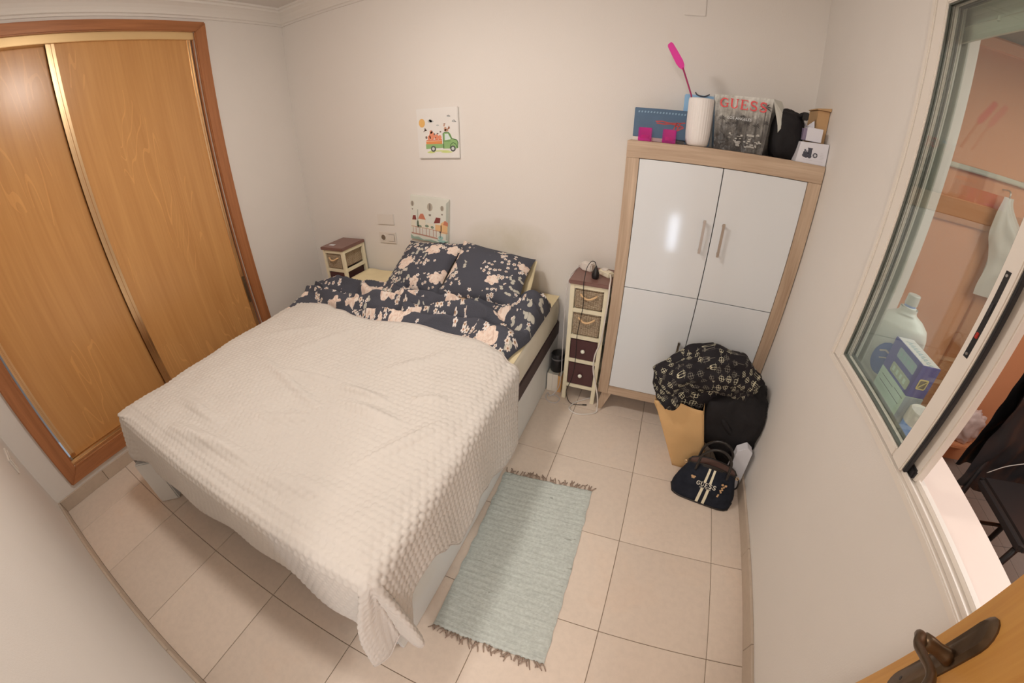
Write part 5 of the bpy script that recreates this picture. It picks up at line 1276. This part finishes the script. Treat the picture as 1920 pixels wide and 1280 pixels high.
solo(MB().hexa([(3.452, 1.21, SZ), (3.495, 1.225, SZ), (3.49, 1.24, SZ), (3.447, 1.225, SZ)], [(3.455, 1.214, SZ + .022), (3.482, 1.223, SZ + .030), (3.48, 1.23, SZ + .030), (3.453, 1.222, SZ + .020)]), 'sachet', plain('orange_foil', lin(240, 170, 60), .5), 'orange sachet lying on the sill between tub and detergent box', 'sachet')

# gallery end wall
rail = thing('rail', 'pale metal rail fixed across the terracotta gallery wall', 'rail', (4.4, 2.33, 1.634))
MB().box(3.72, 2.325, 1.624, 5.05, 2.345, 1.648).build('bar', plain('pale_rail', raw(196, 196, 180), .4), rail, bevel=.004)
for x in (3.8, 4.4, 5.0): MB().box(x - .01, 2.3401, 1.62, x + .01, 2.3499, 1.652).build('bracket', STEEL, rail)
BATT = plain('brown_batten', raw(190, 128, 82), .6)
bd = thing('board', 'brown wooden board fixed under the rail behind the hanging bag', 'board', (4.2, 2.34, 1.4))
MB().box(3.66, 2.333, 1.375, 4.55, 2.3495, 1.485).build('plank', BATT, bd, bevel=.002)
MB().box(4.39, 2.328, .2, 4.47, 2.3495, 1.374).build('batten', BATT, bd, bevel=.002)
pb = thing('plastic_bag', 'translucent white carrier bag hanging on the gallery wall', 'bag', (4.42, 2.28, 1.07))
FILM = NT('white_film'); FILM.set(.35, spec=.5); FILM.color((.72, .72, .66)); FILM.b.inputs['Alpha'].default_value = .8
def pbag(side):
    def fn(u, v):
        uu = 2 * u - 1; w_ = lerp(.13, .03, sstep(.55, 1.0, v)) * (1.0 if v < .9 else 1); cxx = lerp(4.45, 4.30, sstep(.3, 1., v))
        d = .05 * (1 - uu * uu) * math.sin(PI * min(1, v * .9 + .08)) * (1 + .5 * noise.noise(Vector((u * 5, v * 6, side))))
        return Vector((cxx + uu * w_ + .01 * noise.noise(Vector((u * 4, v * 5, side + 3))), 2.285 + side * d, 1.065 + .495 * v - .05 * v * (abs(uu) < .4) * 0))
    return fn
for s_ in (-1, 1): MB().grid(20, 26, pbag(s_)).build('film_side', FILM.m, pb, smooth=True)
flat('green_mark', [ell(0, 0, .012, .05)], pb, plain('print_green', raw(96, 156, 110), .5), frame((4.535, 2.232, 1.24), (1, 0, 0), (.2, 0, 1)), .001)
hk = MB().tube(spline([(4.30, 2.3495, 1.59), (4.30, 2.30, 1.59), (4.30, 2.285, 1.575), (4.30, 2.285, 1.555)]), .004, 8).build('hook', STEEL, pb, smooth=True)
lg = thing('ledge', 'small terracotta ledge low on the gallery end wall', 'ledge', (4.78, 2.29, .15))
MB().box(4.64, 2.215, .145, 4.90, 2.349, .17).build('slab', ORANGE, lg, bevel=.004); MB().hexa([(4.66, 2.33, .05), (4.88, 2.33, .05), (4.88, 2.349, .05), (4.66, 2.349, .05)], [(4.66, 2.25, .1445), (4.88, 2.25, .1445), (4.88, 2.349, .1445), (4.66, 2.349, .1445)]).build('bracket', ORANGE, lg)
n_, k_, fn = blob((4.78, 2.28, .275), (.10, .055, .115), .28, 5.5, floor_=.1705, sq=2.6)
rp = thing('wrapped_pack', 'crumpled white and pink wrapped pack on the low gallery ledge', 'pack', (4.78, 2.28, .1705))
MB().grid(n_, k_, fn).build('wrap', plain('crumpled_wrap', raw(214, 196, 190), .4, var=.12, scale=14., bump=.5, bscale=24.), rp, smooth=True)
# chair with a jacket
chair = thing('chair', 'black padded chair in the gallery with a jacket over its back', 'chair', (4.5, 1.42, -.04))
CP = plain('black_vinyl', (.022, .018, .018), .4)
MB().box(4.27, 1.20, .432, 4.74, 1.585, .49).build('seat', CP, chair, bevel=.02, seg=3)
for x in (4.30, 4.71):
    for y in (1.235, 1.605):
        top = .431 if y < 1.5 else .93
        MB().tube([(x, y, -.04), (x, y if y < 1.5 else 1.605, .20), (x, y if y < 1.5 else 1.665, top)], .015, 10).build('leg', BLACK_PL, chair, smooth=True)
MB().box(4.315, 1.645, .60, 4.695, 1.672, .93).build('backrest', CP, chair, bevel=.01)
for y in (1.235, 1.605): MB().tube([(4.30, y, .17), (4.71, y, .17)], .010, 8).build('stretcher', BLACK_PL, chair, smooth=True)
for x in (4.30, 4.71): MB().tube([(x, 1.235, .22), (x, 1.605, .22)], .010, 8).build('stretcher', BLACK_PL, chair, smooth=True)
jk = thing('jacket', 'black quilted jacket draped over the gallery chair', 'jacket', (4.5, 1.68, .4))
JK = plain('black_nylon', (.020, .020, .022), .32, bump=.5, bscale=14.)
def jack(u, v):
    t_ = v * 2 - 1; x = lerp(4.255, 4.76, u); w_ = .02 * noise.noise(Vector((u * 5, v * 7, 2))) + .012 * noise.noise(Vector((u * 11, v * 12, 5)))
    h = abs(t_); drop = (.66 if t_ < 0 else .60) * (1 + .12 * noise.noise(Vector((u * 3, t_ > 0, 1))))
    r = .036; k = h * drop
    z = .975 - max(0, k - .03) * .98 + w_ * .5; y = 1.668 + math.copysign(min(1, k / .05) ** .6 * (r + .012 * h), t_) + w_
    if t_ < 0: x += -.04 * h * (1 - 2 * u)
    return Vector((x, y, z))
cloth('shell', 40, 50, jack, JK, jk)
MB().tube(spline([(4.30, 1.585, .50), (4.36, 1.575, .56), (4.45, 1.57, .60), (4.60, 1.565, .66)]), .002, 6).build('drawstring', plain('pale_string', (.5, .46, .42), .7), jk, smooth=True)
